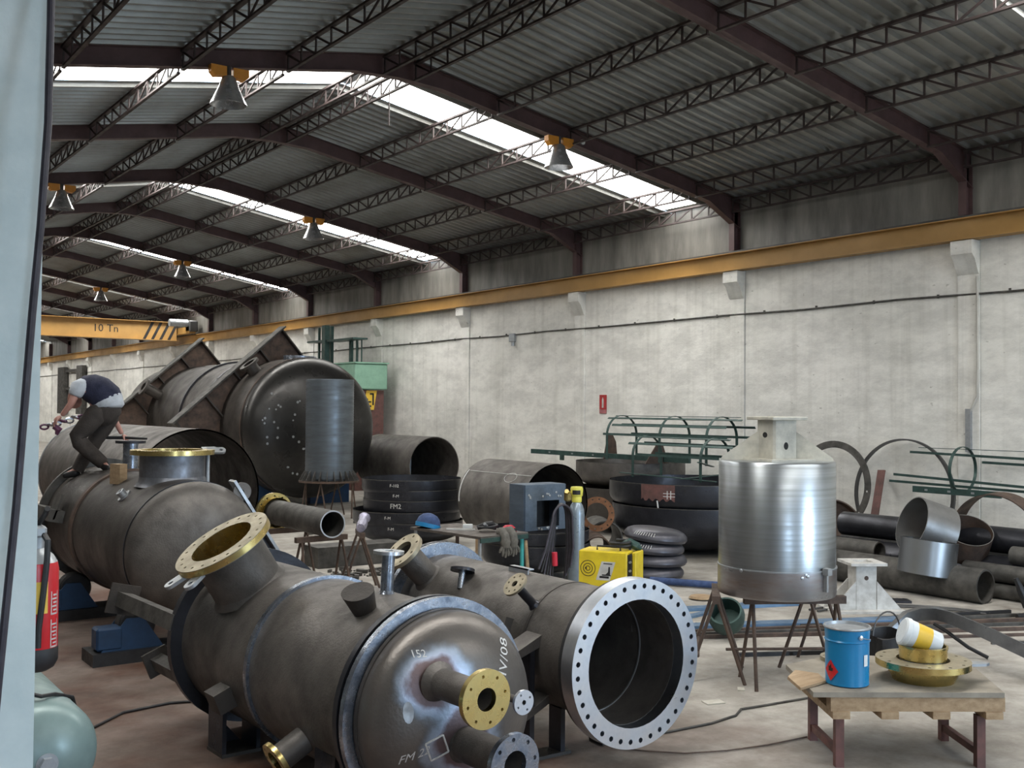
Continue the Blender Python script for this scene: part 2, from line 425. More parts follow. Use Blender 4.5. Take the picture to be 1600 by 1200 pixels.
# right wall: backing, plastered panels, pilasters with corbels, cement panels above the crane beam
b = MB(); b.box((XW + .2, (END_Y + YF) / 2, 3.4), (.28, YF - END_Y, 6.95))
wall = struct('wall_right', b, M('joint_backing', (.10, .095, .085), .95))  # dark backing that shows in the gaps between the panels
def slab(y0, y1, z0, z1, x):
    q = MB(); q.box((x + .04, 0, 0), (.08, y1 - y0, z1 - z0)); return q
bp = MB(); bp.box((.035, 0, 2.65), (.07, BAY - .392, 5.3))
panel = mk('wall_panel', bp, m_wall, wall); panel.location = (XW, Y0 + BAY / 2, 0)
bl = MB(); bl.box((.02, 0, 2.65), (.10, .37, 5.3)); pil = mk('pilaster', bl, m_wall, wall); pil.location = (XW, Y0, 0)
bc = MB(); bc.prism([(.0, 4.72), (-.06, 4.76), (-.16, 4.98), (-.24, 5.06), (-.24, 5.28), (0, 5.28)][::-1], -.19, .19, XZ)
cor = mk('corbel', bc, m_wall, wall); cor.location = (XW, Y0, 0)
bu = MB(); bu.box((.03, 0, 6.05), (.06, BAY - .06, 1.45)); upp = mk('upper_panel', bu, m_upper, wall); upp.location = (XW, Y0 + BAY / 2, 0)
bk = MB(); bk.box((-.10, 0, 6.11), (.18, .012, .82)); bk.box((-.02, 0, 6.11), (.015, .14, .82)); bk.box((-.19, 0, 6.11), (.015, .14, .82))
sth = mk('column_head', bk, m_raft, wall); sth.location = (XW, Y0, 0)
for k in range(-4, 16):
    y = Y0 + BAY * k
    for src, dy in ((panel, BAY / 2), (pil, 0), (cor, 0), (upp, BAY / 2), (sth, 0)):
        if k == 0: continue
        c = src.copy(); col.objects.link(c); c.location = (XW, y + dy, 0)

# roof: corrugated sheets, portal rafters, lattice purlins
ceil = struct('ceiling')
def sheet(y0, y1, side):
    xa, xb = (XR, XW + .45) if side > 0 else (XL - .2, XR)
    n = max(1, round((y1 - y0) / .25)); p = (y1 - y0) / n
    ys = []
    for i in range(n):
        o = y0 + i * p
        ys += [(o, 0), (o + .15, 0), (o + .165, -.06), (o + .21, -.06), (o + .235, 0)]
    ys.append((y1, 0))
    q = MB(); v = []; f = []
    for y, h in ys:
        v += [(xa, y, zs(xa) + h), (xb, y, zs(xb) + h)]
    for i in range(len(ys) - 1): f.append((2 * i, 2 * i + 1, 2 * i + 3, 2 * i + 2))
    q.add(v, f); return mk('roof_sheet', q, m_roof, ceil, smooth=0)
SK = [(5.55 + 10 * j, 6.65 + 10 * j) for j in range(-1, 8)]
for side in (-1, 1):
    edges = [END_Y - .1] + [e for s in SK for e in s] + [YF]
    for i in range(0, len(edges), 2): sheet(edges[i], edges[i + 1], side)
# translucent strips: one window per slope and bay
n = 0
for (ya, yb) in SK:
    for side in (1, -1):
        n += 1
        xa, xb = (XR + .12, XW - .22) if side > 0 else (XL, XR - .12)
        q = MB(); a, c = zs(xa) + .01, zs(xb) + .01
        q.add([(xa, ya, a), (xb, ya, c), (xb, yb, c), (xa, yb, a)], [(0, 1, 2, 3)])
        struct('window_%d' % n, q, m_sky, smooth=0)
        q = MB()
        for u, w in ((xa - .14, xa), (xb, xb + .6 if side > 0 else xb + .14)):
            q.add([(u, ya, zs(u) + .015), (w, ya, zs(w) + .015), (w, yb, zs(w) + .015), (u, yb, zs(u) + .015)], [(0, 1, 2, 3)])
        mk('roof_flashing', q, m_roof, ceil, smooth=0)
def rafter(side):
    q = MB(); xe = XW + .05 if side > 0 else XL
    D = abs(xe - XR); s = side
    bot = lambda d: 7.83 - SL * d
    def hb(d):
        z = bot(d)
        if d > D - .95: z -= .33 * (d - (D - .95)) / .95
        if d < .8: z -= .10 * (1 - d / .8)
        return z
    ds = [0, .8, D - .95, D]
    poly = [(XR + s * d, hb(d)) for d in ds] + [(XR + s * d, bot(d) + .275) for d in (D, 0)]
    if s < 0: poly = poly[::-1]
    q.prism(poly, -.006, .006, XZ)
    for i in range(3):
        a, c = ds[i], ds[i + 1]
        pl = [(XR + s * a, hb(a)), (XR + s * c, hb(c)), (XR + s * c, hb(c) + .014), (XR + s * a, hb(a) + .014)]
        q.prism(pl if s > 0 else pl[::-1], -.075, .075, XZ)
    pl = [(XR, bot(0) + .262), (XR + s * D, bot(D) + .262), (XR + s * D, bot(D) + .276), (XR, bot(0) + .276)]
    q.prism(pl if s > 0 else pl[::-1], -.075, .075, XZ)
    return q
for side in (1, -1):
    r0 = mk('rafter', rafter(side), m_raft, ceil, smooth=0); r0.location.y = Y0 + BAY * FRAMES[0]
    for k in FRAMES[1:]:
        c = r0.copy(); col.objects.link(c); c.location.y = Y0 + BAY * k
# lattice purlin, 4.85 m long, top at local z = 0
LP = BAY - .16
q1 = MB(); q1.box((0, LP / 2, -.02), (.07, LP, .035))
q2 = MB(); q2.box((0, LP / 2, -.285), (.05, LP, .03))
q3 = MB(); N = 10; st = LP / N
for i in range(N + 1):
    y = i * st
    q3.box((0, min(max(y, .02), LP - .02), -.155), (.02, .028, .25))
    if i < N:
        up = i >= N / 2
        a, c = (-.275, -.03) if up else (-.03, -.275)
        T = fr((0, y + st / 2, (a + c) / 2), (0, st, c - a), (1, 0, 0))
        q3.box((0, 0, 0), (.018, .03, math.hypot(st, .245)), T)
p0 = None
offs = [.28, 1.9, 3.46, 5.03, 6.6, 7.62]
for k in range(-3, 12):
    for side in (1, -1):
        for d in offs + ([9.1] if side < 0 else []):
            x = XR + side * d
            e = bpy.data.objects.new('purlin', None); col.objects.link(e); e.parent = ceil
            e.location = (x, Y0 + BAY * k + .08, zs(x) - .065)
            if p0 is None:
                p0 = (mk('top_chord', q1, m_purl, e, smooth=0), mk('bottom_chord', q2, m_purl, e, smooth=0), mk('webbing', q3, m_purl, e, smooth=0, kind='stuff'))
            else:
                for s in p0:
                    c = s.copy(); col.objects.link(c); c.parent = e
# ridge tie rod hanging beside the near skylight
b = MB(); b.tube([(8.75, 15.85, 7.95), (8.75, 15.85, 7.3)], .012, 6); mk('sag_rod', b, m_purl, ceil)

# ------------------------------------------------------------------ crane runway, crane, wall fittings
CB = thing('crane_runway_beam', 'long yellow crane runway beam carried on corbels along the right wall', 'crane beam', (15.98, 40, 5.29))
b = MB(); x = 15.98
b.box((x + .02, 40, 5.465), (.06, 96, .33)); b.box((x, 40, 5.300), (.24, 96, .02)); b.box((x, 40, 5.632), (.26, 96, .016))
mk('beam', b, m_yel, CB, True, smooth=0)
b = MB(); b.box((x, 40, 5.665), (.06, 96, .05)); mk('rail', b, m_rail, CB, True, smooth=0)

GC = thing('overhead_crane', 'yellow overhead travelling crane marked 10 Tn spanning the far hall', 'crane', (8.2, 47.5, 5.69))
b = MB(); b.box((8.2, 47.7, 5.81), (14.6, .42, .78)); mk('girder', b, m_yel, GC, True, smooth=0)
b = MB(); b.box((8.2, 47.6, 6.215), (14.7, .7, .02)); b.box((8.2, 47.6, 5.41), (14.7, .6, .02)); mk('girder_flanges', b, m_yel, GC, True, smooth=0)
b = MB(); text(b, '10 Tn', .46, lambda u, v: (12.42 + u, 47.483, 5.82 + v)); mk('load_marking', b, m_black, GC, True, smooth=0)
for i in range(4):
    b = MB(); u = 14.0 + i * .36
    b.prism([(u, 5.43), (u + .13, 5.43), (u + .50, 6.19), (u + .37, 6.19)], -47.487, -47.481, XZ); mk('stripe', b, m_black, GC, True, smooth=0)
b = MB(); b.box((15.7, 47.6, 5.83), (.3, 3.2, .28)); mk('end_carriage', b, m_yel, GC, True, smooth=0)
b = MB(); b.box((15.75, 46.2, 6.0), (.4, .5, .5), bev=.05); mk('gearbox', b, m_rail, GC, True)
b = MB(); b.pipe((15.55, 46.2, 6.12), (14.75, 46.2, 6.12), .16, seg=20); mk('motor', b, m_galv, GC, True)
for yy in (46.2, 49.0):
    b = MB(); b.pipe((15.66, yy, 5.81), (15.78, yy, 5.81), .13, seg=20); mk('wheel', b, m_rail, GC, True)

CD = thing('wall_conduit', 'thin grey electrical conduit clipped along the right wall', 'conduit', (16.12, 30, 4.42))
b = MB(); b.tube([(16.125, y, 4.42 + .015 * math.sin(y * 1.3)) for y in range(-7, 85, 2)], .018, 8); mk('pipe_run', b, m_pipe, CD, True)
b = MB(); b.box((0, 0, 0), (.03, .03, .06)); c0 = mk('clip', b, m_pipe, CD); c0.location = (.01, 9 - 30, .01)
for i in range(1, 26):
    c = c0.copy(); col.objects.link(c); c.location = (.01, 9 + i * 1.25 - 30, .01)
JB = thing('junction_box', 'small grey junction box hanging from the wall conduit', 'junction box', (16.08, 22.43, 4.2))
b = MB(); b.box((16.1, 22.43, 4.34), (.1, .22, .22), bev=.015); mk('box', b, m_galv, JB, True)
b = MB(); b.pipe((16.08, 22.38, 4.22), (16.08, 22.38, 4.12), .05, seg=14); mk('lamp_base', b, m_galv, JB, True)
b = MB(); b.tube([(16.09, 9.53, 4.7), (16.09, 9.52, 4.3), (16.09, 9.52, 3.2), (16.09, 9.53, 2.75), (16.09, 9.62, 2.58), (16.09, 9.66, 2.5)], .022, 8)
CDc = thing('cable_duct', 'narrow grey cable duct running down the pilaster behind the hoops', 'cable duct', (16.1, 9.68, 1.85))
mk('cable', b, m_conc, CDc, True)
b = MB(); b.box((16.09, 9.68, 2.2), (.06, .09, .7)); mk('cover', b, m_galv, CDc, True, smooth=0)

SG = thing('extinguisher_sign', 'small red fire extinguisher sign on the white wall', 'sign', (16.13, 18.84, 2.42))
b = MB(); b.box((16.135, 18.84, 2.66), (.012, .24, .34)); mk('red_plate', b, m_signr, SG, True, smooth=0)
b = MB(); b.lathe([(0, 0), (.03, 0), (.03, .17), (.022, .2), (.012, .21), (.012, .24), (0, .24)], fr((16.126, 18.84, 2.53), (0, 0, 1)) @ Matrix.Diagonal((.12, 1, 1, 1)), 12)
mk('extinguisher_pictogram', b, m_white, SG, True)
b = MB(); b.box((16.135, 18.84, 2.44), (.012, .24, .09)); mk('lower_plate', b, M('faded_red', (.45, .16, .17), .5), SG, True, smooth=0)
FP = thing('wall_frame', 'grey steel frame standing against the far right wall behind the man', 'frame', (16.0, 68.6, 2.0))
for (yy, w) in ((66.2, 1.3), (70.8, 1.6)):
    b = MB(); b.box((15.95, yy, 3.4), (.25, w, 2.9)); mk('upright', b, m_pipe, FP, True, smooth=0)
for zz in (2.5, 3.5, 4.6):
    b = MB(); b.box((16.0, 68.5, zz), (.15, 3.2, .16)); mk('crossbar', b, m_pipe, FP, True, smooth=0)

# high-bay lamps under every second frame
def lamp():
    o = thing('high_bay_lamp', 'x', 'lamp', (0, 0, 0), 0, 'high bay lamps under the rafters')
    b = MB(); b.pipe((0, 0, .0), (0, 0, -.22), .035, seg=12); mk('stem', b, m_rail, o)
    for s in (-1, 1):
        b = MB()
        pl = [(s * .05, -.02), (s * .28, -.02), (s * .28, -.12), (s * .22, -.18), (s * .05, -.15)]
        b.prism(pl if s < 0 else pl[::-1], -.06, .06, XZ); mk('ballast_box', b, m_orange, o, smooth=0)
    b = MB(); prof = [(.07, -.14), (.10, -.17), (.145, -.30), (.20, -.42), (.262, -.55), (.255, -.552), (.192, -.42), (.137, -.30), (.09, -.18), (.06, -.15)]
    n = 48; v = []; f = []; k = len(prof)
    for i in range(n):
        a = 2 * pi * i / n; g = 1.0 if i % 2 else .965
        for r, h in prof: v.append((r * g * math.cos(a), r * g * math.sin(a), h))
    for i in range(n):
        j = (i + 1) % n
        for q in range(k): f.append((i * k + q, j * k + q, j * k + (q + 1) % k, i * k + (q + 1) % k))
    b.add(v, f); sh = mk('bell_shade', b, m_shade, o)
    b = MB(); b.lathe([(0, -.18), (.04, -.18), (.06, -.30), (.05, -.38), (0, -.40)], seg=14); mk('bulb', b, m_white, sh)
    return o
L0 = lamp()
lampspots = [(11.44, 1, 'bell shaped lamp with orange ballast boxes against the nearest long skylight'),
             (5.45, 1, 'bell shaped lamp with orange ballast boxes at upper left near the pale column'),
             (11.44, 3, 'bell shaped lamp hanging against the second skylight strip'),
             (5.45, 3, 'bell shaped lamp below the second skylight close to the pale column'),
             (11.44, 5, 'dim bell shaped lamp hanging against the third skylight strip'),
             (11.44, 7, 'tiny distant bell shaped lamp above the yellow overhead crane')]
for i, (x, k, lb) in enumerate(lampspots):
    loc = (x, Y0 + BAY * k - .12, 7.83 - SL * abs(x - XR))
    if i == 0: L0.location = loc; L0['label'] = lb
    else: copy_tree(L0, loc=loc, label=lb)
    L = MB()
# small round junction boxes with a cable on the rafters beside the near lamps
for (x, y, z, lb) in ((12.05, 14.60, 7.29, 'small round white junction box on the rafter right of the near lamp'), (4.85, 14.60, 7.37, 'small round white junction box on the rafter left of the near lamp')):
    b = MB(); b.lathe([(0, 0), (.05, 0), (.05, .03), (0, .04)], fr((x, y + .09, z), (0, -1, 0)), 16); 
    single('rafter_junction_box', b, m_white, lb, 'junction box', (x, y + .09, z))

# ------------------------------------------------------------------ pale column at the left with its hose
PC = thing('steel_column', 'pale blue painted steel column filling the left edge', 'column', (.45, 4.75, 0))
m_pale = M('pale_blue_paint', (.66, .76, .77), .55, .0, (.52, .63, .65), 3.2, .05, 40)
b = MB(); b.box((.5, 4.62, 3.35), (.90, .04, 6.7)); mk('face_plate', b, m_pale, PC, True, smooth=0)
b = MB(); b.box((.935, 4.75, 3.35), (.03, .24, 6.7)); mk('side_flange', b, m_pale, PC, True, smooth=0)
b = MB(); b.box((.06, 4.75, 3.35), (.03, .24, 6.7)); mk('side_flange', b, m_pale, PC, True, smooth=0)
b = MB(); b.box((.5, 4.72, .01), (1.0, .36, .02)); mk('base_plate', b, m_pale, PC, True, smooth=0)
b = MB(); b.tube([(.955, 4.58, 4.6), (.945, 4.50, 4.1), (.925, 4.42, 3.6), (.905, 4.42, 3.2), (.88, 4.42, 2.85), (.835, 4.42, 2.1), (.785, 4.42, 1.45), (.74, 4.42, .8), (.72, 4.42, .01)], .015, 10)
single('hanging_hose', b, m_hose, 'dark hose hanging slantwise down the pale blue column', 'hose', (.72, 4.42, 0))

EX = thing('fire_extinguisher', 'red fire extinguisher with yellow label hung behind the pale column', 'fire extinguisher', (1.0, 4.92, 1.36))
ex, ey = 1.02, 4.93
b = MB(); b.lathe([(0, 1.44), (.082, 1.44), (.088, 1.46), (.088, 1.79), (.082, 1.82)], fr((ex, ey, 0), (0, 0, 1)), 32); mk('body', b, m_red, EX, True)
b = MB(); b.lathe([(0, 1.355), (.05, 1.355), (.075, 1.37), (.09, 1.40), (.09, 1.45), (.086, 1.46)], fr((ex, ey, 0), (0, 0, 1)), 32); mk('base_skirt', b, m_rubber, EX, True)
b = MB(); b.lathe([(.082, 1.82), (.065, 1.85), (.035, 1.875), (.028, 1.88), (.028, 1.93), (0, 1.93)], fr((ex, ey, 0), (0, 0, 1)), 32); mk('shoulder', b, m_galv, EX, True)
def cylpatch(mb, cx, cy, r, a0, a1, z0, z1, n=10):
    v = []; 
    for i in range(n + 1):
        a = a0 + (a1 - a0) * i / n
        v += [(cx + r * math.cos(a), cy + r * math.sin(a), z0), (cx + r * math.cos(a), cy + r * math.sin(a), z1)]
    mb.add(v, [(2 * i, 2 * i + 2, 2 * i + 3, 2 * i + 1) for i in range(n)])
b = MB(); cylpatch(b, ex, ey, .0893, math.radians(-130), math.radians(-72), 1.61, 1.745); mk('yellow_label', b, m_ylabel, EX, True)
for z0, z1 in ((1.60, 1.70), (1.46, 1.58)):
    b = MB()
    cylpatch(b, ex, ey, .0893, math.radians(-62), math.radians(-59), z0, z1, 2); cylpatch(b, ex, ey, .0893, math.radians(-38), math.radians(-35), z0, z1, 2)
    k = 0
    while z0 + k * .016 < z1 - .01:
        cylpatch(b, ex, ey, .0894, math.radians(-58 + (k % 2) * 4), math.radians(-40), z0 + k * .016, z0 + k * .016 + .007, 4); k += 1
    mk('print', b, m_white, EX, True, kind='stuff')
b = MB(); b.box((ex, ey - .02, 1.955), (.05, .1, .05), bev=.01); mk('valve', b, m_galv, EX, True)
b = MB(); b.tube([(ex, ey - .01, 1.985), (ex + .01, ey - .08, 2.03), (ex + .01, ey - .13, 2.06)], .012, 8); mk('handle', b, m_rubber, EX, True)
b = MB(); b.tube([(ex + .01, ey - .05, 1.95), (ex + .02, ey - .10, 1.92), (ex + .015, ey - .115, 1.84), (ex + .005, ey - .105, 1.7), (ex - .01, ey - .10, 1.55), (ex - .012, ey - .10, 1.47)], .013, 10); mk('discharge_hose', b, m_rubber, EX, True)
b = MB(); b.box((.955, ey, 1.75), (.02, .06, .12)); mk('wall_hook', b, m_galv, EX, True)

AC = thing('air_compressor', 'grey green horizontal air compressor tank behind the pale column', 'compressor', (1.3, 6.6, 0))
tz, tx, tr = .66, 1.27, .29
b = MB()
prof = [(0, -.13), (.08, -.125), (.16, -.10), (.23, -.055), (.27, -.015), (tr, .05), (tr, 1.05), (.27, 1.115), (.2, 1.18), (.1, 1.22), (0, 1.23)]
b.lathe(prof, fr((tx, 5.95, tz), (0, 1, 0), (1, 0, 0)), 48); mk('tank', b, m_tankg, AC, True)
b = MB(); b.pipe((tx, 5.83, tz), (tx, 5.79, tz), .04, seg=6); b.pipe((tx, 5.835, tz), (tx, 5.82, tz), .055, seg=24); mk('end_plug', b, m_galv, AC, True)
for yy in (6.1, 6.9):
    for sx in (-1, 1):
        b = MB(); b.prism([(tx + sx * .2 - .03, .0), (tx + sx * .2 + .03, .0), (tx + sx * .16 + .03, tz - .2), (tx + sx * .16 - .03, tz - .2)], -yy - .03, -yy + .03, XZ); mk('foot', b, m_tankg, AC, True, smooth=0)
b = MB(); b.box((1.08, 6.35, .965), (.30, .5, .04), bev=.01); mk('top_deck', b, m_tankg, AC, True)
b = MB(); b.box((1.06, 6.30, 1.12), (.24, .3, .28), bev=.03); mk('pump', b, m_rubber, AC, True)
b = MB(); b.pipe((.92, 6.62, 1.08), (1.18, 6.62, 1.08), .10, seg=20); mk('motor', b, m_mblue, AC, True)
b = MB(); b.box((1.20, 6.10, 1.02), (.10, .1, .12), bev=.01); mk('pressure_switch', b, m_rubber, AC, True)
b = MB(); b.tube([(1.20, 6.06, 1.0), (1.22, 6.0, .985), (1.27, 5.98, .97), (1.35, 6.05, .955), (1.50, 6.3, .86), (1.60, 6.5, .62), (1.72, 6.9, .3), (1.82, 7.3, .09), (1.9, 7.7, .015), (2.0, 8.15, .012), (2.18, 8.55, .012), (2.5, 8.85, .012), (2.9, 8.92, .012), (3.3, 8.78, .012), (4.1, 8.6, .012)], .011, 8); mk('air_line', b, m_rubber, AC, True)

# ================================================================== the vessels
def front(y, z, x=0): return fr((x, y, z), (0, -1, 0), (1, 0, 0))      # lathe axis pointing to the near end wall
def radial(y, zc, phi, x=0):                                            # phi from the vertical towards -X
    return fr((x, y, zc), (-math.sin(phi), 0, math.cos(phi)), (0, 1, 0))
def ell(r, depth, n=12): return [(r * math.cos(a), depth * math.sin(a)) for a in [pi / 2 * i / n for i in range(n + 1)]]
def ringband(mb, T, ro, ri, t, seg=64): return mb.lathe([(ri, 0), (ro, 0), (ro, t), (ri, t)], T, seg, loop=True)
def nozzle(root, T, r0, rho, rp, ro, t, nb, mpipe, mfl, ri=None, name='nozzle', rh=None, rot=0., blind=False, base=None):
    ri = ri or rp * .88
    b = MB(); b.lathe([(rp, r0), (rp, rho - t), (ri, rho - t), (ri, r0)], T, 36, loop=True)
    b.lathe([(rp + .03, r0 - .004 if base is None else base), (rp + .012, (r0 if base is None else base) + .02), (rp, (r0 if base is None else base) + .045)], T, 36)
    nz = mk(name, b, mpipe, root)
    b = MB(); flange(b, T @ Matrix.Translation((0, 0, rho - t)), ro, ri, t, nb, rp + (ro - rp) * .55, rh or max(.006, (ro - rp) * .16), 48, rot)
    mk('flange', b, mfl, nz)
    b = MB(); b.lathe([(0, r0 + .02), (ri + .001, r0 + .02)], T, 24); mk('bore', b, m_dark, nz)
    return nz
def on_head(yt, zc, R, dep, x, z, off=.003):
    q = max(0, 1 - (x * x + z * z) / (R * R)); return (x, yt - dep * math.sqrt(q) - off, zc + z)

# ---- vessel in the left foreground, on its side with support legs pointing to the back
A = thing('pressure_vessel', 'dark steel pressure vessel with domed nozzled end and large tilted brass flange', 'vessel', (3.325, 6.5, 0), .049)
zc, R = .71, .585
b = MB(); b.lathe([(R, 0), (R, 2.66)], front(1.56, zc), 72); mk('shell', b, m_vessel, A)
b = MB(); ringband(b, front(1.55, zc), .672, .5, .07); mk('end_ring', b, m_head, A)
b = MB(); b.lathe([(0, 0), (.58, 0)], fr((0, 1.53, zc), (0, 1, 0)), 48); mk('end_cover', b, m_vessel2, A)
b = MB(); ringband(b, front(.345, zc), .608, .57, .045); mk('stiffener_band', b, m_ringb, A)
b = MB(); ringband(b, front(-.955, zc), .655, .57, .045); mk('girth_flange', b, m_head, A)
b = MB(); ringband(b, front(-1.03, zc), .655, .55, .045); mk('girth_flange', b, m_ringb, A)
b = MB(); b.lathe([(.60, 0), (.60, .03)], front(-1.0, zc), 64); mk('gasket', b, m_rubber, A)
YT, DEP = -1.15, .285
pts = [((-.225, YT - .26, zc + .25), .10), ((-.06, YT - .27, zc - .10), .12)]
b = MB(); b.lathe([(R, -.08), (R, 0)] + ell(R, DEP, 16)[1:], front(YT, zc), 72)
hd = mk('dished_head', b, tint_material('heat_tinted_head', (.165, .15, .138), pts), A)
b = MB(); ringband(b, front(YT + .065, zc), R + .008, R - .01, .03); mk('weld_seam', b, m_vessel2, hd)
T = front(0, 0)
nozzle(A, fr((-.225, 0, zc + .25), (0, -1, 0)), 1.39, 1.84, .085, .158, .035, 8, m_vessel, m_zinc, .062, 'head_nozzle', .009, .2)
nozzle(A, fr((.185, 0, zc + .125), (0, -1, 0)), 1.36, 1.65, .022, .07, .018, 4, m_vessel, m_bright, .014, 'small_nozzle', .007, .5)
nozzle(A, fr((-.06, 0, zc - .115), (0, -1, 0)), 1.39, 1.88, .10, .165, .035, 8, m_vessel, m_ringb, .075, 'lower_head_nozzle', .012, .1)
# chalk marks on the head
ch = MB()
def hp(x, z): return on_head(YT, zc, R, DEP, x, z)
ca, sa = math.cos(1.15), math.sin(1.15)
text(ch, 'IV/08', .10, lambda u, v: hp(.275 + u * ca - v * sa, .315 + u * sa + v * ca)); mk('chalk_number', ch, m_chalk, hd)
ch = MB()
sq = [(-.31, -.08), (-.21, -.04), (-.17, -.14), (-.27, -.18)]
for i in range(4):
    a, c = sq[i], sq[(i + 1) % 4]; w = .006
    P = [hp(a[0] + (c[0] - a[0]) * t, a[1] + (c[1] - a[1]) * t) for t in (0, .25, .5, .75, 1)]
    ch.tube(P, w, 5)
mk('chalk_square', ch, m_chalk, hd)
ch = MB(); text(ch, '152', .055, lambda u, v: hp(-.30 + u, .40 + v)); mk('chalk_mark', ch, m_chalk, hd)
ch = MB(); text(ch, 'FM 22', .07, lambda u, v: hp(-.36 + u * .9 + v * .2, -.14 + v + u * .3)); mk('chalk_mark', ch, m_chalk, hd)
# ground-off patch
ch = MB(); ch.add([hp(-.40 + .028 * math.cos(a), .10 + .06 * math.sin(a)) for a in [2 * pi * i / 14 for i in range(14)]], [tuple(range(14))]); mk('ground_patch', ch, m_galv, hd, smooth=0)
# big oblique nozzle
nozzle(A, radial(.95, zc, math.radians(32)), .50, .965, .255, .36, .055, 20, m_vessel, m_zincdull, .235, 'large_nozzle', .012, 0, base=.545)
TT = radial(.95, zc, math.radians(32))
b = MB(); b.lathe([(.361, .915), (.361, .96)], TT, 56); mk('flange_edge', b, m_zinc, A)
b = MB(); b.lathe([(.233, .62), (.233, .962)], TT, 48); mk('nozzle_bore', b, m_zinc, A)
for a, L in ((math.radians(82), .11), (math.radians(116), .10)):
    b = MB()
    P = TT @ Matrix.Rotation(a, 4, 'Z')
    b.prism([[(.33, -.05), (.33 + L, -.05)] + [(.33 + L + .05 * math.cos(t), .05 * math.sin(t)) for t in [-pi / 2 + pi * i / 8 for i in range(1, 8)]] + [(.33 + L, .05), (.33, .05)], circ(.02, 10, .33 + L, 0)], .89, .915, P)
    mk('lifting_ear', b, m_galv, A)
# cut stub and small upright nozzle
b = MB(); T = radial(-.60, zc, math.radians(24))
v = []; f = []; n = 24
for i in range(n):
    a = 2 * pi * i / n
    v += [(.07 * math.cos(a), .07 * math.sin(a), .56), (.115 * math.cos(a), .10 * math.sin(a), .715 + .02 * math.cos(a))]
for i in range(n): j = (i + 1) % n; f.append((2 * i, 2 * j, 2 * j + 1, 2 * i + 1))
f.append(tuple(2 * i + 1 for i in range(n))); b.add(v, f, T); mk('stub', b, m_vessel2, A)
nozzle(A, radial(-.42, zc, math.radians(-3)), .56, .86, .042, .10, .022, 4, m_ringb, m_bright, .03, 'upright_nozzle', .008)
# lower left nozzle
nozzle(A, radial(-.35, zc, math.radians(118)), .52, .80, .085, .125, .03, 8, m_vessel, m_zinc, .07, 'drain_nozzle', .010)
# support legs at the back, and stub boxes
def leg(phi, y0, y1, w=.12, plate=.32):
    T = radial(0, zc, phi)
    b = MB(); b.box((0, 0, 0), (1, 1, 1)); b.v = [tuple(T @ Vector((y * (y1 - y0) + (y0 + y1) / 2, x * w, .62 + z * w))) for x, y, z in b.v]
    l = mk('leg', b, m_pipe, A, smooth=0)
    b = MB(); b.box((0, 0, 0), (1, 1, 1)); b.v = [tuple(T @ Vector((y1 + y * .025, x * plate, .62 + z * plate))) for x, y, z in b.v]
    mk('foot_plate', b, m_vessel2, l, smooth=0)
leg(math.radians(76), 1.5, 2.75, .12, .25); leg(math.radians(112), 1.5, 2.0, .10, .2); leg(math.radians(-76), 1.5, 3.0)
b = MB(); T = radial(.72, zc, math.radians(112)); b.box((0, 0, .63), (.17, .15, .16), T); mk('lug_box', b, m_vessel2, A, smooth=0)
for yy in (1.0, -.62):
    for s in (-1, 1):
        b = MB(); b.box((s * .37, yy, .012), (.30, .27, .024)); sd = mk('saddle_foot', b, m_vessel2, A, smooth=0)
        for xo in (.50, .24):
            h = zc - math.sqrt(R * R - xo * xo) + .02
            b = MB(); b.box((s * xo, yy, h / 2), (.03, .25, h)); mk('saddle_post', b, m_head, sd, smooth=0)
        b = MB(); b.prism([(s * .50, .02), (s * .50, .30), (s * .26, .02)] if s < 0 else [(s * .50, .02), (s * .26, .02), (s * .50, .30)][::-1], -yy - .16, -yy - .15, XZ); mk('gusset', b, m_head, sd, smooth=0)

# ---- vessel with the big open bolted flange
B = thing('flanged_vessel', 'dark steel vessel whose wide open end has a bright bolted ring flange', 'vessel', (5.04, 5.5, 0))
zc, R = .735, .46
b = MB(); b.lathe([(R, 0), (R, 2.55), (.44, 2.55), (.44, 0)], fr((0, .10, zc), (0, 1, 0)), 72, loop=True); mk('shell', b, m_vessel, B)
b = MB(); flange(b, front(.12, zc), .585, .442, .12, 36, .535, .0185, 96, .06); mk('ring_flange', b, m_bright, B)
b = MB(); ringband(b, front(.165, zc), .572, .452, .03, 80); mk('gasket', b, m_rubber, B)
b = MB(); b.lathe([(.46, .15), (.53, .15), (.50, .19), (.46, .30)], fr((0, 0, zc), (0, 1, 0)), 72); mk('flange_hub', b, m_head, B)
b = MB(); ringband(b, front(2.60, zc), .565, .452, .05, 80); mk('back_flange', b, m_ringb, B)
b = MB(); ringband(b, front(2.67, zc), .565, .3, .05, 80); mk('back_flange', b, m_head, B)
b = MB(); b.lathe([(R, 0), (R, .1)] + [(r, h + .1) for r, h in ell(R, .22)[1:]], fr((0, 2.66, zc), (0, 1, 0)), 64); mk('back_head', b, m_vessel, B)
b = MB(); ringband(b, fr((0, .45, zc), (0, 1, 0)), .442, .434, .012, 72); mk('inner_weld', b, m_galv, B)
b = MB(); ringband(b, fr((0, .72, zc), (0, 1, 0)), R + .005, R - .01, .025, 72); mk('weld_seam', b, m_vessel2, B)
nozzle(B, radial(2.3, zc, math.radians(45)), .42, .80, .115, .185, .035, 8, m_vessel, m_zincdull, .095, 'oblique_nozzle', .012, base=.43)
nozzle(B, radial(.76, zc, math.radians(46)), .44, .71, .034, .10, .018, 8, m_head, m_zincdull, .026, 'small_nozzle', .008)
T = fr((-.335, 1.75, zc + .30), (.25, .2, .9)); b = MB(); b.lathe([(.028, 0), (.028, .14)], T, 20); nzt = mk('tee_nozzle', b, m_ringb, B)
b = MB(); flange(b, T @ Matrix.Translation((0, 0, .14)), .10, .02, .025, 4, .07, .008, 40); mk('flange', b, m_head, nzt)
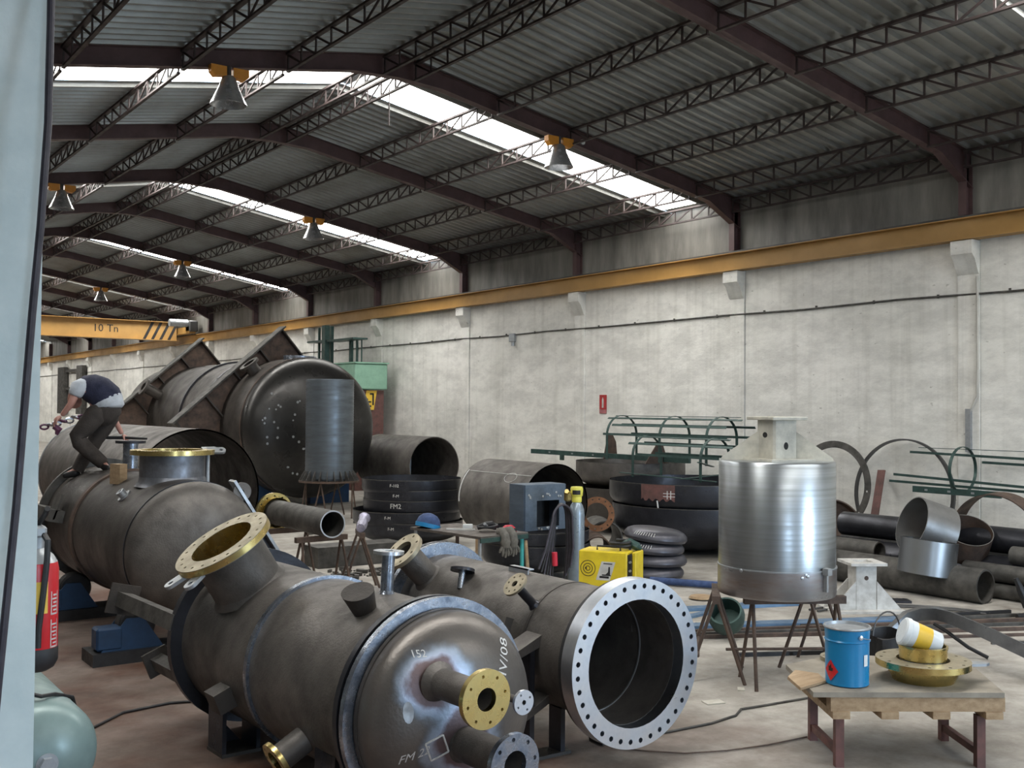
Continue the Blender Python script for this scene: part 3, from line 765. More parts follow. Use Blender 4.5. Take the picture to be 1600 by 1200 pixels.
b = MB(); b.box((-.02, 1.35, zc + R + .035), (.06, .26, .01)); b.box((-.045, 1.35, zc + R + .01), (.01, .26, .06)); mk('angle_bracket', b, m_galv, B, smooth=0)
T = radial(.98, zc, math.radians(70)); b = MB(); b.prism([(-.08, -.05), (.08, -.05), (.08, .05), (-.08, .05)], .45, .53, T); mk('name_plate_bracket', b, m_vessel, B, smooth=0)
for yy in (.62, 1.95):
    for s in (-1, 1):
        # sloping wrapper bars and posts of the cradle
        b = MB(); b.box((s * .36, yy, .012), (.42, .16, .024)); sd = mk('saddle_foot', b, m_vessel2, B, smooth=0)
        for xo in (.50, .22):
            h = zc - math.sqrt(max(0, R * R - xo * xo)) if xo < R else zc + .05
            b = MB(); b.box((s * xo, yy, h / 2), (.04, .14, h)); mk('saddle_post', b, m_head, sd, smooth=0)
        P = [(s * .42, zc + .16), (s * .74, zc + .02), (s * .74, zc - .03), (s * .42, zc + .08)]
        b = MB(); b.prism(P if s < 0 else P[::-1], -yy - .09, -yy + .09, XZ); mk('support_lug', b, m_vessel, B, smooth=0)
        P = [(s * .36, zc - .28), (s * .66, zc - .44), (s * .66, zc - .48), (s * .36, zc - .34)]
        b = MB(); b.prism(P if s < 0 else P[::-1], -yy - .09, -yy + .09, XZ); mk('brace', b, m_vessel, B, smooth=0)

# ---- vessel the man works on
Cv = thing('dished_vessel', 'dark vessel with smooth dished end and brass manway flange under the man', 'vessel', (3.64, 10.5, 0))
zc, R = 1.054, .687
b = MB(); b.lathe([(R, 0), (R, 3.5)], fr((0, 0, zc), (0, 1, 0)), 72); mk('shell', b, m_vessel2, Cv)
b = MB(); b.lathe([(R, -.06), (R, 0), (.675, .06), (.63, .13), (.55, .19), (.42, .245), (.25, .28), (0, .295)], front(0, zc), 72); hc = mk('dished_head', b, m_vessel, Cv)
b = MB(); ringband(b, fr((0, .03, zc), (0, 1, 0)), R + .006, R - .01, .025, 72); mk('weld_seam', b, m_head, hc)
b = MB(); ringband(b, fr((0, 2.05, zc), (0, 1, 0)), R + .022, R - .01, .10, 72); mk('stiffener_band', b, m_rust, Cv)
b = MB(); ringband(b, fr((0, 3.4, zc), (0, 1, 0)), R + .09, R - .1, .06, 72); mk('end_ring', b, m_pipe, Cv)
b = MB(); b.lathe([(0, 0), (R, 0)], fr((0, 3.48, zc), (0, 1, 0)), 48); mk('end_cover', b, m_vessel2, Cv)
T = radial(.72, zc, 0)
b = MB(); b.lathe([(.335, .55), (.335, .94), (.31, .94), (.31, .55)], T, 48, loop=True); b.lathe([(.385, .60), (.35, .64), (.335, .70)], T, 48); nz = mk('manway_nozzle', b, M('ground_weld', (.26, .28, .32), .4, .7, (.11, .11, .12), 4), Cv)
b = MB(); flange(b, T @ Matrix.Translation((0, 0, .93)), .43, .31, .05, 20, .385, .012, 56); mk('flange', b, m_zinc, nz)
for a in (-2.2, -.9, .35):
    x, y = .375 * math.cos(a), .375 * math.sin(a)
    b = MB(); b.pipe(T @ Vector((x, y, .57)), T @ Vector((x, y, .96)), .02, seg=12); mk('tie_bar', b, m_galv, nz)
for a in (-1.75, -1.35):
    b = MB(); P = T @ Matrix.Rotation(a, 4, 'Z')
    b.prism([[(.36, -.045), (.5, -.045)] + [(.5 + .05 * math.cos(t), .05 * math.sin(t)) for t in [-pi / 2 + pi * i / 8 for i in range(1, 8)]] + [(.5, .045), (.36, .045)], circ(.02, 10, .5, 0)], -.012, .012, P @ Matrix.Translation((0, 0, .965)) @ Matrix.Rotation(.6, 4, 'X'))
    mk('lifting_ear', b, m_galv, nz)
nozzle(Cv, radial(2.25, zc, 0), .62, 1.03, .085, .17, .03, 8, m_ringb, m_head, .07, 'small_nozzle', .012)
T = radial(.80, zc, math.radians(43)); b = MB(); b.pipe(T @ Vector((0, 0, .66)), T @ Vector((0, 0, .76)), .045, .02, 20); b.pipe(T @ Vector((0, 0, .68)), T @ Vector((0, 0, .70)), .075, seg=20); mk('coupling', b, m_galv, Cv)
T = radial(.02, zc, math.radians(-41)); b = MB(); b.prism([circ(.095, 24), circ(.02, 10)], -.012, .012, fr((.475, -.03, zc + .57), (0, -1, 0))); mk('round_lug', b, m_vessel, Cv)
# saddle on its right flank, turned with the vessel
u = Vector((.52, 0, -.80)).normalized()
b = MB(); Tb = fr((.70, .02, zc + .20), u.cross(Vector((0, 1, 0))) * -1, (0, 1, 0)); b.box((0, 0, 0), (.16, 1.15, .03), Tb); mk('saddle_plate', b, m_galv, Cv, smooth=0)
b = MB(); b.prism([(.46, zc + .55), (.97, zc - .22), (.55, zc - .25), (.44, zc + .38)][::-1], -.03, -.01, XZ); mk('saddle_web', b, m_head, Cv, smooth=0)
b = MB(); T = radial(3.0, zc, math.radians(78)); b.box((0, 0, .76), (1.0, .14, .18), T); mk('leg', b, m_pipe, Cv, smooth=0)
b = MB(); T = radial(2.65, zc, math.radians(70)); b.box((0, 0, .78), (.3, .3, .02), T); mk('pad_plate', b, m_pipe, Cv, smooth=0)

# blue turning rolls below it
for (yy, lb) in ((10.75, 'blue welding rotator carrying the near end of the vessel under the man'), (13.2, 'blue welding rotator carrying the far end of the vessel under the man')):
    RT = thing('welding_rotator', lb, 'rotator', (3.64, yy, 0), 0, 'rotators under the vessel')
    b = MB(); b.box((0, 0, .06), (1.9, .42, .12)); mk('base_beam', b, m_black, RT, smooth=0)
    for s in (-1, 1):
        for dy in (-.13, .13):
            b = MB(); pl = [(s * .26, .12), (s * .86, .12), (s * .62, .42), (s * .46, .42)]
            b.prism(pl if s > 0 else pl[::-1], -dy - .012, -dy + .012, XZ); mk('bearing_plate', b, m_mblue, RT, smooth=0)
        b = MB(); b.lathe([(.05, -.09), (.16, -.09), (.18, -.07), (.18, .07), (.16, .09), (.05, .09)], fr((s * .50, 0, .345), (0, 1, 0)), 32); mk('roller', b, m_rubber, RT)
    b = MB(); b.box((-.78, -.05, .24), (.25, .2, .22), bev=.02); mk('gear_motor', b, m_mblue, RT)

# ---- big open shell behind
D = thing('steel_shell', 'large open rolled steel shell lying behind the man', 'shell', (5.4, 15.5, 0))
zc, R = 1.20, .96
b = MB(); b.lathe([(R, 0), (R, 6.0), (R - .022, 6.0), (R - .022, 0)], fr((0, 0, zc), (0, 1, 0)), 80, loop=True); mk('plate', b, m_vessel, D)
b = MB(); ringband(b, front(.004, zc), R, R - .022, .004, 80); mk('near_edge', b, m_galv, D)
b = MB(); ringband(b, fr((0, 5.97, zc), (0, 1, 0)), R + .014, R, .04, 80); mk('far_edge', b, m_galv, D)
for yy in (.6, 5.2):
    for s in (-1, 1):
        b = MB(); pl = [(s * .25, 0), (s * .95, 0), (s * .95, .35), (s * .62, .46), (s * .25, .27)]
        b.prism(pl if s > 0 else pl[::-1], -yy - .1, -yy + .1, XZ); mk('timber_chock', b, m_wood, D, smooth=0)

# ---- great tank with turned saddles
E_ = thing('storage_tank', 'huge dark tank with speckled domed end and two saddles turned skywards', 'tank', (11.36, 24.5, 0))
zc, R = 1.975, 1.753
m_speck = M('speckled_dark_steel', (.06, .058, .056), .33, .6, (.03, .029, .028), 2, .06, 30)
b = MB(); b.lathe([(R, 0), (R, 10.0)], fr((0, 0, zc), (0, 1, 0)), 80); mk('shell', b, m_vessel2, E_)
b = MB(); b.lathe([(R, -.1), (R, 0), (1.73, .10), (1.66, .22), (1.54, .33), (1.3, .44), (.9, .54), (.45, .60), (0, .62)], front(0, zc), 80); he = mk('dished_head', b, m_speck, E_)
b = MB(); b.lathe([(0, 0), (R, 0)], fr((0, 10, zc), (0, 1, 0)), 64); mk('far_head', b, m_vessel2, E_)
for yy in (.12, 4.6, 2.9): 
    b = MB(); ringband(b, fr((0, yy, zc), (0, 1, 0)), R + (.012 if yy < 1 else .05), R - .02, .04 if yy < 1 else .12, 80); mk('weld_seam' if yy < 1 else 'band', b, m_head if yy > 1 else m_rust, E_)
# highlight glints on the head, painted as bright spots
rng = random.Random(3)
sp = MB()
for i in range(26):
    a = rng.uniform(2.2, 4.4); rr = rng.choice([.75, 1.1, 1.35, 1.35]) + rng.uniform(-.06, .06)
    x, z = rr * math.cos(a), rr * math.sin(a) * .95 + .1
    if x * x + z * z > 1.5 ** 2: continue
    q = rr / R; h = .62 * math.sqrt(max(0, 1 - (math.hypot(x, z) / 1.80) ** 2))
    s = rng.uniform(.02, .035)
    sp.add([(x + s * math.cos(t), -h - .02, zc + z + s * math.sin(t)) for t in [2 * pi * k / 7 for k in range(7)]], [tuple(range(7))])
mk('painted_glints', sp, m_galv, he, smooth=0, kind='stuff')
ud, vd = Vector((.755, 0, .656)), Vector((.656, 0, -.755))
for ys in (1.5, 7.6):
    s0 = Vector((-2.93, ys, 2.09))
    Ts = Matrix(((ud.x, vd.x, 0, s0.x), (0, 0, 1, s0.y), (ud.z, vd.z, 0, s0.z), (0, 0, 0, 1)))
    cu, cv = 2.137, 2.009
    arcp = []
    for i in range(13):
        uu = .55 + (3.70 - .55) * i / 12; arcp.append((uu, cv - math.sqrt(R * R - (uu - cu) ** 2)))
    b = MB(); b.prism([(.0, 0), (3.70, 0)] + arcp[::-1] + [(.0, 1.35)], -.015, .015, Ts); sd = mk('saddle_web', b, m_rust, E_, smooth=0)
    b = MB(); b.box((1.85, -.02, 0), (3.85, .04, .42), Ts); mk('saddle_plate', b, m_pipe, sd, smooth=0)
    for uu in (.02, 1.0, 1.95, 2.85, 3.66):
        vv = cv - math.sqrt(max(.01, R * R - (uu - cu) ** 2)) if abs(uu - cu) < R else 1.35
        vv = min(vv, 1.3)
        b = MB(); b.box((uu, vv / 2, 0), (.03, vv, .38), Ts); mk('rib', b, m_vessel2, sd, smooth=0)
T = radial(.9, zc, math.radians(38)); b = MB(); b.pipe(T @ Vector((0, 0, R - .02)), T @ Vector((0, 0, R + .28)), .17, .14, 24); b.pipe(T @ Vector((0, 0, R + .22)), T @ Vector((0, 0, R + .28)), .26, .14, 24); mk('shell_nozzle', b, m_vessel2, E_)
T = radial(7.0, zc, math.radians(62)); b = MB(); b.pipe(T @ Vector((0, 0, R - .02)), T @ Vector((0, 0, R + .55)), .15, .12, 24); b.pipe(T @ Vector((0, 0, R + .48)), T @ Vector((0, 0, R + .55)), .26, .12, 24); mk('shell_nozzle', b, m_vessel2, E_)
T = radial(.75, zc, math.radians(-2)); b = MB(); b.pipe(T @ Vector((0, 0, R - .05)), T @ Vector((0, 0, R + .06)), .42, .36, 32); mk('manway_ring', b, m_ringb, E_)
for yy in (.9, 7.0):
    for s in (-1, 1):
        b = MB(); pl = [(s * .4, 0), (s * 1.5, 0), (s * 1.5, .5), (s * 1.1, .62), (s * .4, .28)]
        b.prism(pl if s > 0 else pl[::-1], -yy - .15, -yy + .15, XZ); mk('cradle_block', b, m_mblue, E_, smooth=0)

# ---- upright drum with gusseted base ring, on a stand
Fd = thing('upright_cylinder', 'upright dark grey cylinder with gusseted base ring on a leg stand', 'cylinder', (10.70, 22.0, 0))
b = MB(); prof = []
for i in range(40): z = .88 + i * 2.24 / 40; prof += [(.535, z), (.541, z + .028)]
prof += [(.535, 3.12), (.50, 3.12), (.50, .85)]
b.lathe(prof, None, 56); mk('shell', b, M('bluish_grey_steel', (.17, .20, .23), .42, .7, (.10, .115, .13), 1.5, stretch=(1, 1, 6)), Fd, smooth=60)
b = MB(); ringband(b, fr((0, 0, .80), (0, 0, 1)), .68, .45, .04, 56); mk('base_ring', b, m_rust, Fd)
g0 = None
for i in range(24):
    a = 2 * pi * i / 24
    if g0 is None:
        b = MB(); b.prism([(.535, .84), (.67, .84), (.67, .87), (.555, 1.06), (.535, 1.06)], -.008, .008, XZ); g0 = mk('gusset', b, m_pipe, Fd, smooth=0)
    else: g = g0.copy(); col.objects.link(g); g.rotation_euler = (0, 0, a)
for i in range(4):
    a = pi / 4 + i * pi / 2
    for da in (-.28, .28):
        b = MB(); b.tube([(.55 * math.cos(a), .55 * math.sin(a), .80), (.62 * math.cos(a + da), .62 * math.sin(a + da), .0)], .018, 8); mk('stand_leg', b, m_rust, Fd)

# ---- green press and rusty cabinet against the wall
CBn = thing('green_press', 'green press cabinet with tall guide columns against the right wall', 'machine', (15.2, 29.3, 0))
b = MB(); b.box((15.15, 29.35, 3.42), (1.1, 2.0, .78), bev=.03); mk('top_box', b, m_green, CBn, True)
b = MB(); b.box((15.15, 29.35, 3.83), (1.16, 2.06, .04)); mk('lid', b, m_green, CBn, True, smooth=0)
b = MB(); b.box((15.15, 29.35, 1.5), (.95, 1.8, 3.02)); mk('lower_cabinet', b, m_redox, CBn, True, smooth=0)
b = MB(); b.prism([(14.93, 2.42), (15.28, 2.42), (15.38, 3.0), (15.03, 3.0)], -28.445, -28.43, XZ); st_ = mk('yellow_plate', b, m_ylabel, CBn, True, smooth=0)
b = MB()
for (x, z, w, h_) in ((15.05, 2.64, .05, .24), (15.12, 2.53, .14, .05), (15.14, 2.66, .10, .04), (15.25, 2.74, .05, .36), (15.20, 2.90, .12, .05)): b.box((x, 28.425, z), (w, .008, h_))
mk('plate_marks', b, m_black, st_, True, smooth=0, kind='stuff')
for (x, y, w) in ((15.2, 32.1, .06), (15.2, 31.7, .13), (15.2, 31.2, .1), (14.9, 31.0, .16), (15.3, 30.0, .09), (15.3, 29.6, .05), (15.3, 29.3, .03)):
    b = MB(); b.box((x, y, 4.0), (w, w * 1.4, 1.15 if y < 30.5 else 2.2)); mk('guide_column', b, m_dgreen, CBn, True, smooth=0)
b = MB(); b.box((15.1, 31.55, 4.62), (.5, 1.5, .05)); b.box((15.1, 29.95, 4.60), (.5, 1.9, .05)); mk('head_plate', b, m_dgreen, CBn, True, smooth=0)
b = MB(); b.tube([(14.3, 28.6, 0), (14.5, 28.0, 1.6), (14.6, 27.6, 2.2)], .05, 8); mk('prop', b, m_pipe, CBn, True)
b = MB(); b.tube([(14.4, 28.6, 1.75), (14.7, 27.9, 1.55), (14.8, 27.5, .9)], .05, 8); mk('brace', b, m_teal, CBn, True)

# ---- rolled shell by the wall
G = thing('rolled_shell', 'open rolled shell lying by the wall behind the stacked dishes', 'shell', (13.8, 22.5, 0))
zc, R = 1.06, .72
b = MB(); b.lathe([(R, 0), (R, 2.8), (R - .02, 2.8), (R - .02, 0)], fr((0, 0, zc), (0, 1, 0)), 64, loop=True); mk('plate', b, m_vessel, G)
b = MB(); b.lathe([(0, 0), (R - .02, 0)], fr((0, 2.3, zc), (0, 1, 0)), 40); mk('dark_inside_disc', b, m_black, G)  # black disc painted in for the shade inside the open shell
b = MB(); b.box((-.45, 1.2, zc - .1), (.03, 1.6, .7)); b.tube([(-.43, .5, zc + .12), (-.43, 1.6, zc - .35)], .012, 6); mk('inner_brace', b, m_bluepl, G, smooth=0)
for yy in (.4, 2.3):
    b = MB(); b.box((0, yy, .19), (1.2, .3, .38)); mk('timber_block', b, m_wood, G, smooth=0)

I_ = thing('open_shell', 'short open shell with chalk marks in front of the wall beside the gas cylinder', 'shell', (10.58, 13.5, 0))
zc, R = .95, .66
b = MB(); b.lathe([(R, 0), (R, 1.9), (R - .022, 1.9), (R - .022, 0)], fr((0, 0, zc), (0, 1, 0)), 64, loop=True); mk('plate', b, m_vessel, I_)
b = MB(); ringband(b, front(.004, zc), R, R - .022, .004, 64); mk('edge', b, m_galv, I_)
b = MB(); b.lathe([(0, 0), (R - .02, 0)], fr((0, 1.7, zc), (0, 1, 0)), 40); mk('dark_inside_disc', b, m_black, I_)  # black disc stands in for shade deep in this shell
ch = MB()
def ip(y, a, off=.004): return (-(R + off) * math.sin(a), y, zc + (R + off) * math.cos(a))
ch.tube([ip(1.85, .75 + .9 * i / 8) for i in range(9)], .012, 5); ch.tube([ip(1.80 - 1.75 * i / 8, .78) for i in range(9)], .005, 5); ch.tube([ip(.55 + .16 * math.cos(t), .88 + .14 * math.sin(t)) for t in [2 * pi * i / 14 for i in range(15)]], .004, 5)
mk('chalk_lines', ch, m_chalk, I_, kind='stuff')
for yy in (.35, 1.5):
    b = MB(); b.box((0, yy, .15), (1.0, .16, .30)); mk('timber_block', b, m_wood, I_, smooth=0)

J = thing('plate_box', 'grey blue welded plate box with a square hole before the open shell', 'box', (9.45, 12.45, .73))
b = MB(); S = Matrix.Translation((9.45, 12.32, 1.06)) @ XZ
b.prism([[(-.37, -.33), (.37, -.33), (.37, .33), (-.37, .33)], [(-.16, -.28), (.25, -.28), (.25, .10), (-.16, .10)]], 0, .02, S); mk('front_plate', b, m_bluepl, J, True, smooth=0)
for a in (-.37, .355):
    b = MB(); b.box((9.45 + a, 12.5, 1.06), (.02, .36, .66)); mk('side_plate', b, m_bluepl, J, True, smooth=0)
b = MB(); b.box((9.45, 12.5, 1.385), (.74, .36, .02)); mk('top_plate', b, m_bluepl, J, True, smooth=0)
b = MB(); b.box((9.45, 12.67, 1.06), (.72, .02, .64)); mk('back_plate', b, m_black, J, True, smooth=0)
b = MB()
for i in range(18):
    b.lathe([(0, .012), (.018, .006), (.022, 0)], fr((9.45 + random.uniform(-.34, .33), 12.298, 1.06 + random.choice((-.30, .16, .2)) + random.uniform(-.02, .02)), (0, -1, 0)), 7)
mk('weld_dabs', b, m_galv, J, True, kind='stuff')

# ================================================================== dished ends
def dish(r, depth, straight, t=.025, seg=64):
    out = [(r * math.sin(a), depth * (1 - math.cos(a))) for a in [pi / 2 * i / 12 for i in range(13)]] + [(r, depth + straight)]
    inn = [(max(0, q - (t if q > .3 * r else t * q / (.3 * r))), h + t * (1 - q / r)) for q, h in reversed(out[:-1])]
    return out + [(r - t, depth + straight)] + inn
def dish_thing(name, loc, r, depth, straight, label, mat, group=None, cat='dished head', tilt=(0, 0), chalk=None, ang=None):
    o = thing(name, label, cat, loc, 0, group)
    T = Matrix.Rotation(tilt[0], 4, 'X') @ Matrix.Rotation(tilt[1], 4, 'Y')
    b = MB(); b.lathe(dish(r, depth, straight), T, 72); mk('plate', b, mat, o)
    b = MB(); b.lathe([(r - .026, depth + straight), (r + .001, depth + straight), (r + .001, depth + straight - .012)], T, 72); mk('rim_edge', b, m_pipe, o)
    if chalk:
        a0 = ang
        b = MB(); text(b, chalk, .12 if chalk == 'FM2' else .075, lambda u, v: T @ Vector(((r + .004) * math.cos(a0 + u / r), (r + .004) * math.sin(a0 + u / r), depth + straight * .45 + v))); mk('chalk_mark', b, m_chalk, o, smooth=0)
    return o
va = math.atan2(-17.0, -9.75)           # direction from the stack to the viewer
names = ['topmost and widest open dark dished head of the stack beside the rolled shell', 'second dark dished head from the top of the stack beside the rolled shell',
         'third dark dished head of the stack with FM2 in chalk', 'fourth and slightly wider dark dished head of the stack by the work table',
         'bottom dark dished head of the stack by the work table']
for i, (rz_, r, dx, tx) in enumerate([(1.22, .90, 0, 'F-102'), (1.04, .89, .02, 'F-M'), (.86, .90, .02, 'FM2'), (.66, .98, -.06, 'F-M'), (.47, .97, -.02, 'F-M')]):
    dp = .26; dish_thing('tank_end', (9.85 + dx, 16.85 - dx, rz_ - dp - .17), r, dp, .17, names[i], m_head, 'dished heads in the stack by the table', chalk=tx, ang=va - .35)
b = MB()
for dx in (-.35, .35): b.box((9.85 + dx, 16.85, .02), (.12, 1.2, .04))
single('timber_bearers', b, m_wood, 'timber bearers under the stack of dark dished heads', 'timber', (9.85, 16.85, 0), smooth=0)
# bowl pair carrying the plate box
dish_thing('bowl_head', (9.50, 12.62, .36), .80, .24, .13, 'upper dark blue bowl head under the plate box with square hole', m_head, 'bowl heads under the plate box')
dish_thing('bowl_head', (9.52, 12.62, .08), .80, .24, .22, 'lower dark blue bowl head under the plate box with square hole', m_head, 'bowl heads under the plate box')
# two great bowls below the ladder cages and two more behind
dish_thing('great_bowl', (13.7, 13.5, .58), 1.5, .42, .25, 'upper great dark bowl head with white cross below the ladder cages', m_head, 'great bowl heads by the wall')
dish_thing('great_bowl', (13.72, 13.5, .02), 1.46, .55, .28, 'lower great dark bowl head on the floor below the ladder cages', m_head, 'great bowl heads by the wall')
dish_thing('bowl_head', (14.75, 16.35, .82), 1.12, .36, .26, 'greyish bowl head behind the great bowls by the wall', m_vessel, 'bowl heads by the wall')
dish_thing('bowl_head', (14.75, 16.35, .0), 1.10, .40, .52, 'lower bowl head behind the great bowls by the wall', m_vessel2, 'bowl heads by the wall')
up = [o for o in bpy.data.objects if o.get('label', '').startswith('upper great')][0]
a0 = math.atan2(-13.5, -13.7) - .10
def gp(u, z): return (1.504 * math.cos(a0 + u / 1.5), 1.504 * math.sin(a0 + u / 1.5), z)
b = MB()
for s in (-1, 1):
    b.tube([gp(-.26 + s * .03, .57), gp(-.26 + s * .03, .43)], .007, 5); b.tube([gp(-.26 - .10, .50 + s * .025), gp(-.26 + .10, .50 + s * .025)], .007, 5)
mk('chalk_cross', b, m_chalk, up, kind='stuff')
b = MB(); b.tube([gp(-.47, .40), gp(-.45, .28)], .012, 5); mk('chalk_dash', b, m_chalk, up)
b = MB()
v = []; n = 16
for i in range(n + 1):
    u = -.78 + .62 * i / n; v += [gp(u, .665), gp(u, .41 + .03 * math.sin(i * 1.9))]
b.add(v, [(2 * i, 2 * i + 1, 2 * i + 3, 2 * i + 2) for i in range(n)]); mk('red_oxide_patch', b, m_redox, up)
# rounded dished ends stacked like tyres
tyre = [(0, .19), (.25, .185), (.36, .17), (.43, .14), (.47, .09), (.475, .05), (.45, .01), (.40, 0), (0, 0)]
tl = ['top dished end of the low tyre like stack beside the yellow welder', 'second dished end of the low tyre like stack beside the yellow welder', 'third dished end of the low tyre like stack beside the yellow welder', 'lowest dished end of the low tyre like stack beside the yellow welder']
for i, (z, dx, tt) in enumerate([(.54, .03, .10), (.365, .0, .06), (.185, .03, .02), (.0, .0, 0)]):
    o = thing('tank_end', tl[i], 'dished head', (11.05 + dx, 11.75 - dx, z), 0, 'dished ends by the welder')
    T = Matrix.Rotation(tt, 4, Vector((.7, .7, 0))); b = MB(); b.lathe(tyre, T, 56); mk('plate', b, M('bluish_dish_steel', (.13, .13, .15), .38, .5, (.07, .07, .085), 3), o)
    a1 = math.atan2(-11.75, -11.05)
    b = MB()
    for k in range(9):
        a = a1 - .75 + k * .085; b.tube([T @ Vector((.47 * math.cos(a), .47 * math.sin(a), .097)), T @ Vector((.435 * math.cos(a + .03), .435 * math.sin(a + .03), .142))], .005, 5)
    if i < 2: mk('chalk_strokes', b, m_chalk, o, kind='stuff')
b = MB(); b.lathe([(0, 0), (.33, 0), (.47, .10), (.5, .22), (.48, .22), (.45, .1), (.31, .02), (0, .02)], fr((14.95, 11.55, .49), (-.55, -.75, .1)), 40)
single('leaning_dish', b, m_rust, 'reddish brown dished end standing on edge behind the bright drum', 'dished head', (14.95, 11.55, .0))

# ================================================================== bright drum on trestles
DR = thing('steel_drum', 'bright brushed steel drum with square necked top standing on trestles', 'drum', (7.84, 6.65, .80), -.866)
z0 = .80
def L(z): return z - z0
b = MB(); b.lathe([(0, L(.80)), (.535, L(.80)), (.542, L(.82)), (.542, L(1.055)), (.535, L(1.06))], None, 72); mk('skirt', b, m_silverlow, DR)
b = MB(); b.lathe([(.535, L(1.05)), (.535, L(2.015)), (.525, L(2.03)), (0, L(2.03))], None, 72); mk('body', b, m_silver, DR)
b = MB(); ringband(b, fr((0, 0, L(1.052)), (0, 0, 1)), .546, .53, .012, 72); mk('weld_band', b, m_galv, DR)
TN = Matrix.Rotation(pi / 4 - .12, 4, 'Z')
h = .135
b = MB(); b.box((0, 0, L(2.225)), (2 * h, 2 * h, .40), TN, bev=.02); nk = mk('neck', b, m_cream, DR)
b = MB(); b.box((0, 0, L(2.425)), (.40, .40, .032), TN, bev=.006); mk('top_plate', b, m_cream, nk)
b = MB(); b.box((0, 0, L(2.436)), (.22, .22, .012), TN); mk('top_pad', b, M('pale_yellow_paint', (.6, .56, .40), .6), nk)
b = MB(); b.box((0, 0, L(2.04)), (.50, .50, .02), TN); mk('neck_pad', b, m_cream, nk, smooth=0)
for (fx, zz, ss) in ((-1, 2.27, 0), (1, 2.17, 0)):
    T = TN @ (fr((-h - .001, .0, L(zz)), (-1, 0, 0)) if fx < 0 else fr((0, -h - .001, L(zz)), (0, -1, 0)))
    b = MB(); b.add([(x * .75, y, 0) for x, y in circ(.035, 18)], [tuple(range(18))], T); mk('hole', b, m_dark, nk, smooth=0)
for k in range(4):
    if k in (0, 2): 
        T = Matrix.Rotation(k * pi / 2 + (.0), 4, 'Z')
        pl = [(.15, L(2.03)), (.515, L(2.03)), (.505, L(2.06)), (.15, L(2.32))]
        b = MB(); b.prism(pl, -.012, .012, T @ XZ); mk('gusset', b, m_cream, DR, smooth=0)
T2 = Matrix.Rotation(pi / 2 + .3, 4, 'Z')
b = MB(); b.prism([(.15, L(2.03)), (.5, L(2.03)), (.15, L(2.3))], -.012, .012, T2 @ XZ); mk('gusset', b, m_cream, DR, smooth=0)
a = math.radians(-40)
T = Matrix.Rotation(a, 4, 'Z')
b = MB(); b.box((.56, 0, L(.98)), (.04, .025, .2), T); b.box((.575, 0, L(1.06)), (.06, .06, .06), T); mk('clamp_lug', b, m_galv, DR, smooth=0)
for k, aa in enumerate((-125, -62, -60, -66)):
    a = math.radians(aa); b = MB(); b.lathe([(0, .012), (.014, .008), (.018, 0)], fr((.54 * math.cos(a), .54 * math.sin(a), L(1.05 - .012 * k)), (math.cos(a), math.sin(a), 0)), 8); mk('weld_dab', b, m_bright, DR)

def trestle(label, loc, rz, length=.9, hgt=.80, spread=.26, mat=None, group='trestles', bar=True):
    o = thing('trestle', label, 'trestle', loc, rz, group)
    mat = mat or m_rust
    b = MB(); b.box((0, 0, hgt - .035), (length, .07, .07)); mk('beam', b, mat, o, smooth=0)
    for sx in (-1, 1):
        for sy in (-1, 1):
            b = MB(); b.tube([(sx * (length / 2 - .08), sy * .02, hgt - .07), (sx * (length / 2 - .04), sy * spread, 0)], .017, 8); mk('leg', b, mat, o)
    if bar:
        b = MB(); b.tube([(-length / 2 - .12, spread * .62, .28), (length / 2 + .2, spread * .62, .28)], .014, 6); mk('cross_bar', b, mat, o)
    return o
trestle('rusty trestle under the left side of the bright drum', (7.45, 7.05, 0), -.25 + pi / 2 - .85 + .3, .75)
trestle('rusty trestle under the front of the bright drum', (7.82, 6.42, 0), -.55, .95)
trestle('rusty trestle under the right rear of the bright drum', (8.52, 6.75, 0), .35, .62, bar=False)

# pedestal
PD = thing('white_pedestal', 'pale cream cast pedestal with square top standing on the floor by the pipes', 'pedestal', (11.4, 8.3, 0), -.55)
b = MB(); b.box((0, 0, .30), (.27, .27, .56), bev=.01); mk('post', b, m_white, PD)
b = MB(); b.prism([[(-.23, -.23), (.23, -.23), (.23, .23), (-.23, .23)], [(-.11, -.11), (.11, -.11), (.11, .11), (-.11, .11)]], .58, .615); mk('top_plate', b, m_white, PD, smooth=0)
b = MB(); b.box((0, 0, .015), (.95, .55, .03)); mk('base_plate', b, m_white, PD, smooth=0)
for s in (-1, 1):
    b = MB(); pl = [(s * .135, .03), (s * .45, .03), (s * .135, .38)]; b.prism(pl if s > 0 else pl[::-1], -.14, -.12, XZ); mk('gusset', b, m_white, PD, smooth=0)
    b = MB(); b.prism(pl if s > 0 else pl[::-1], .12, .14, XZ); mk('gusset', b, m_white, PD, smooth=0)
b = MB(); b.add([(x, -.1365, .42 + y) for x, y in circ(.028, 16)], [tuple(range(16))]); mk('hole', b, m_rust, PD, smooth=0)

# ================================================================== flanged pipe on trestle
FPp = thing('flanged_pipe', 'short steel pipe with yellow flange lying on a trestle, open end forward', 'pipe', (6.14, 12.5, .80))
b = MB(); b.pipe((6.14, 12.5, .985), (6.14, 14.35, .985), .178, .160, 40); mk('pipe', b, m_pipe, FPp, True)
b = MB(); ringband(b, front(12.503, .985, 6.14), .178, .160, .004, 40); mk('cut_edge', b, m_bright, FPp, True)
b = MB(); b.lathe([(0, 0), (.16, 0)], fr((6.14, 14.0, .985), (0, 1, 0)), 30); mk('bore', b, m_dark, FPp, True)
b = MB(); flange(b, front(14.42, .985, 6.14), .275, .15, .05, 12, .232, .014, 48); mk('flange', b, m_zinc, FPp, True)
b = MB(); b.lathe([(.178, 0), (.215, -.10)], fr((6.14, 14.36, .985), (0, 1, 0)), 40); mk('hub', b, m_zinc, FPp, True)
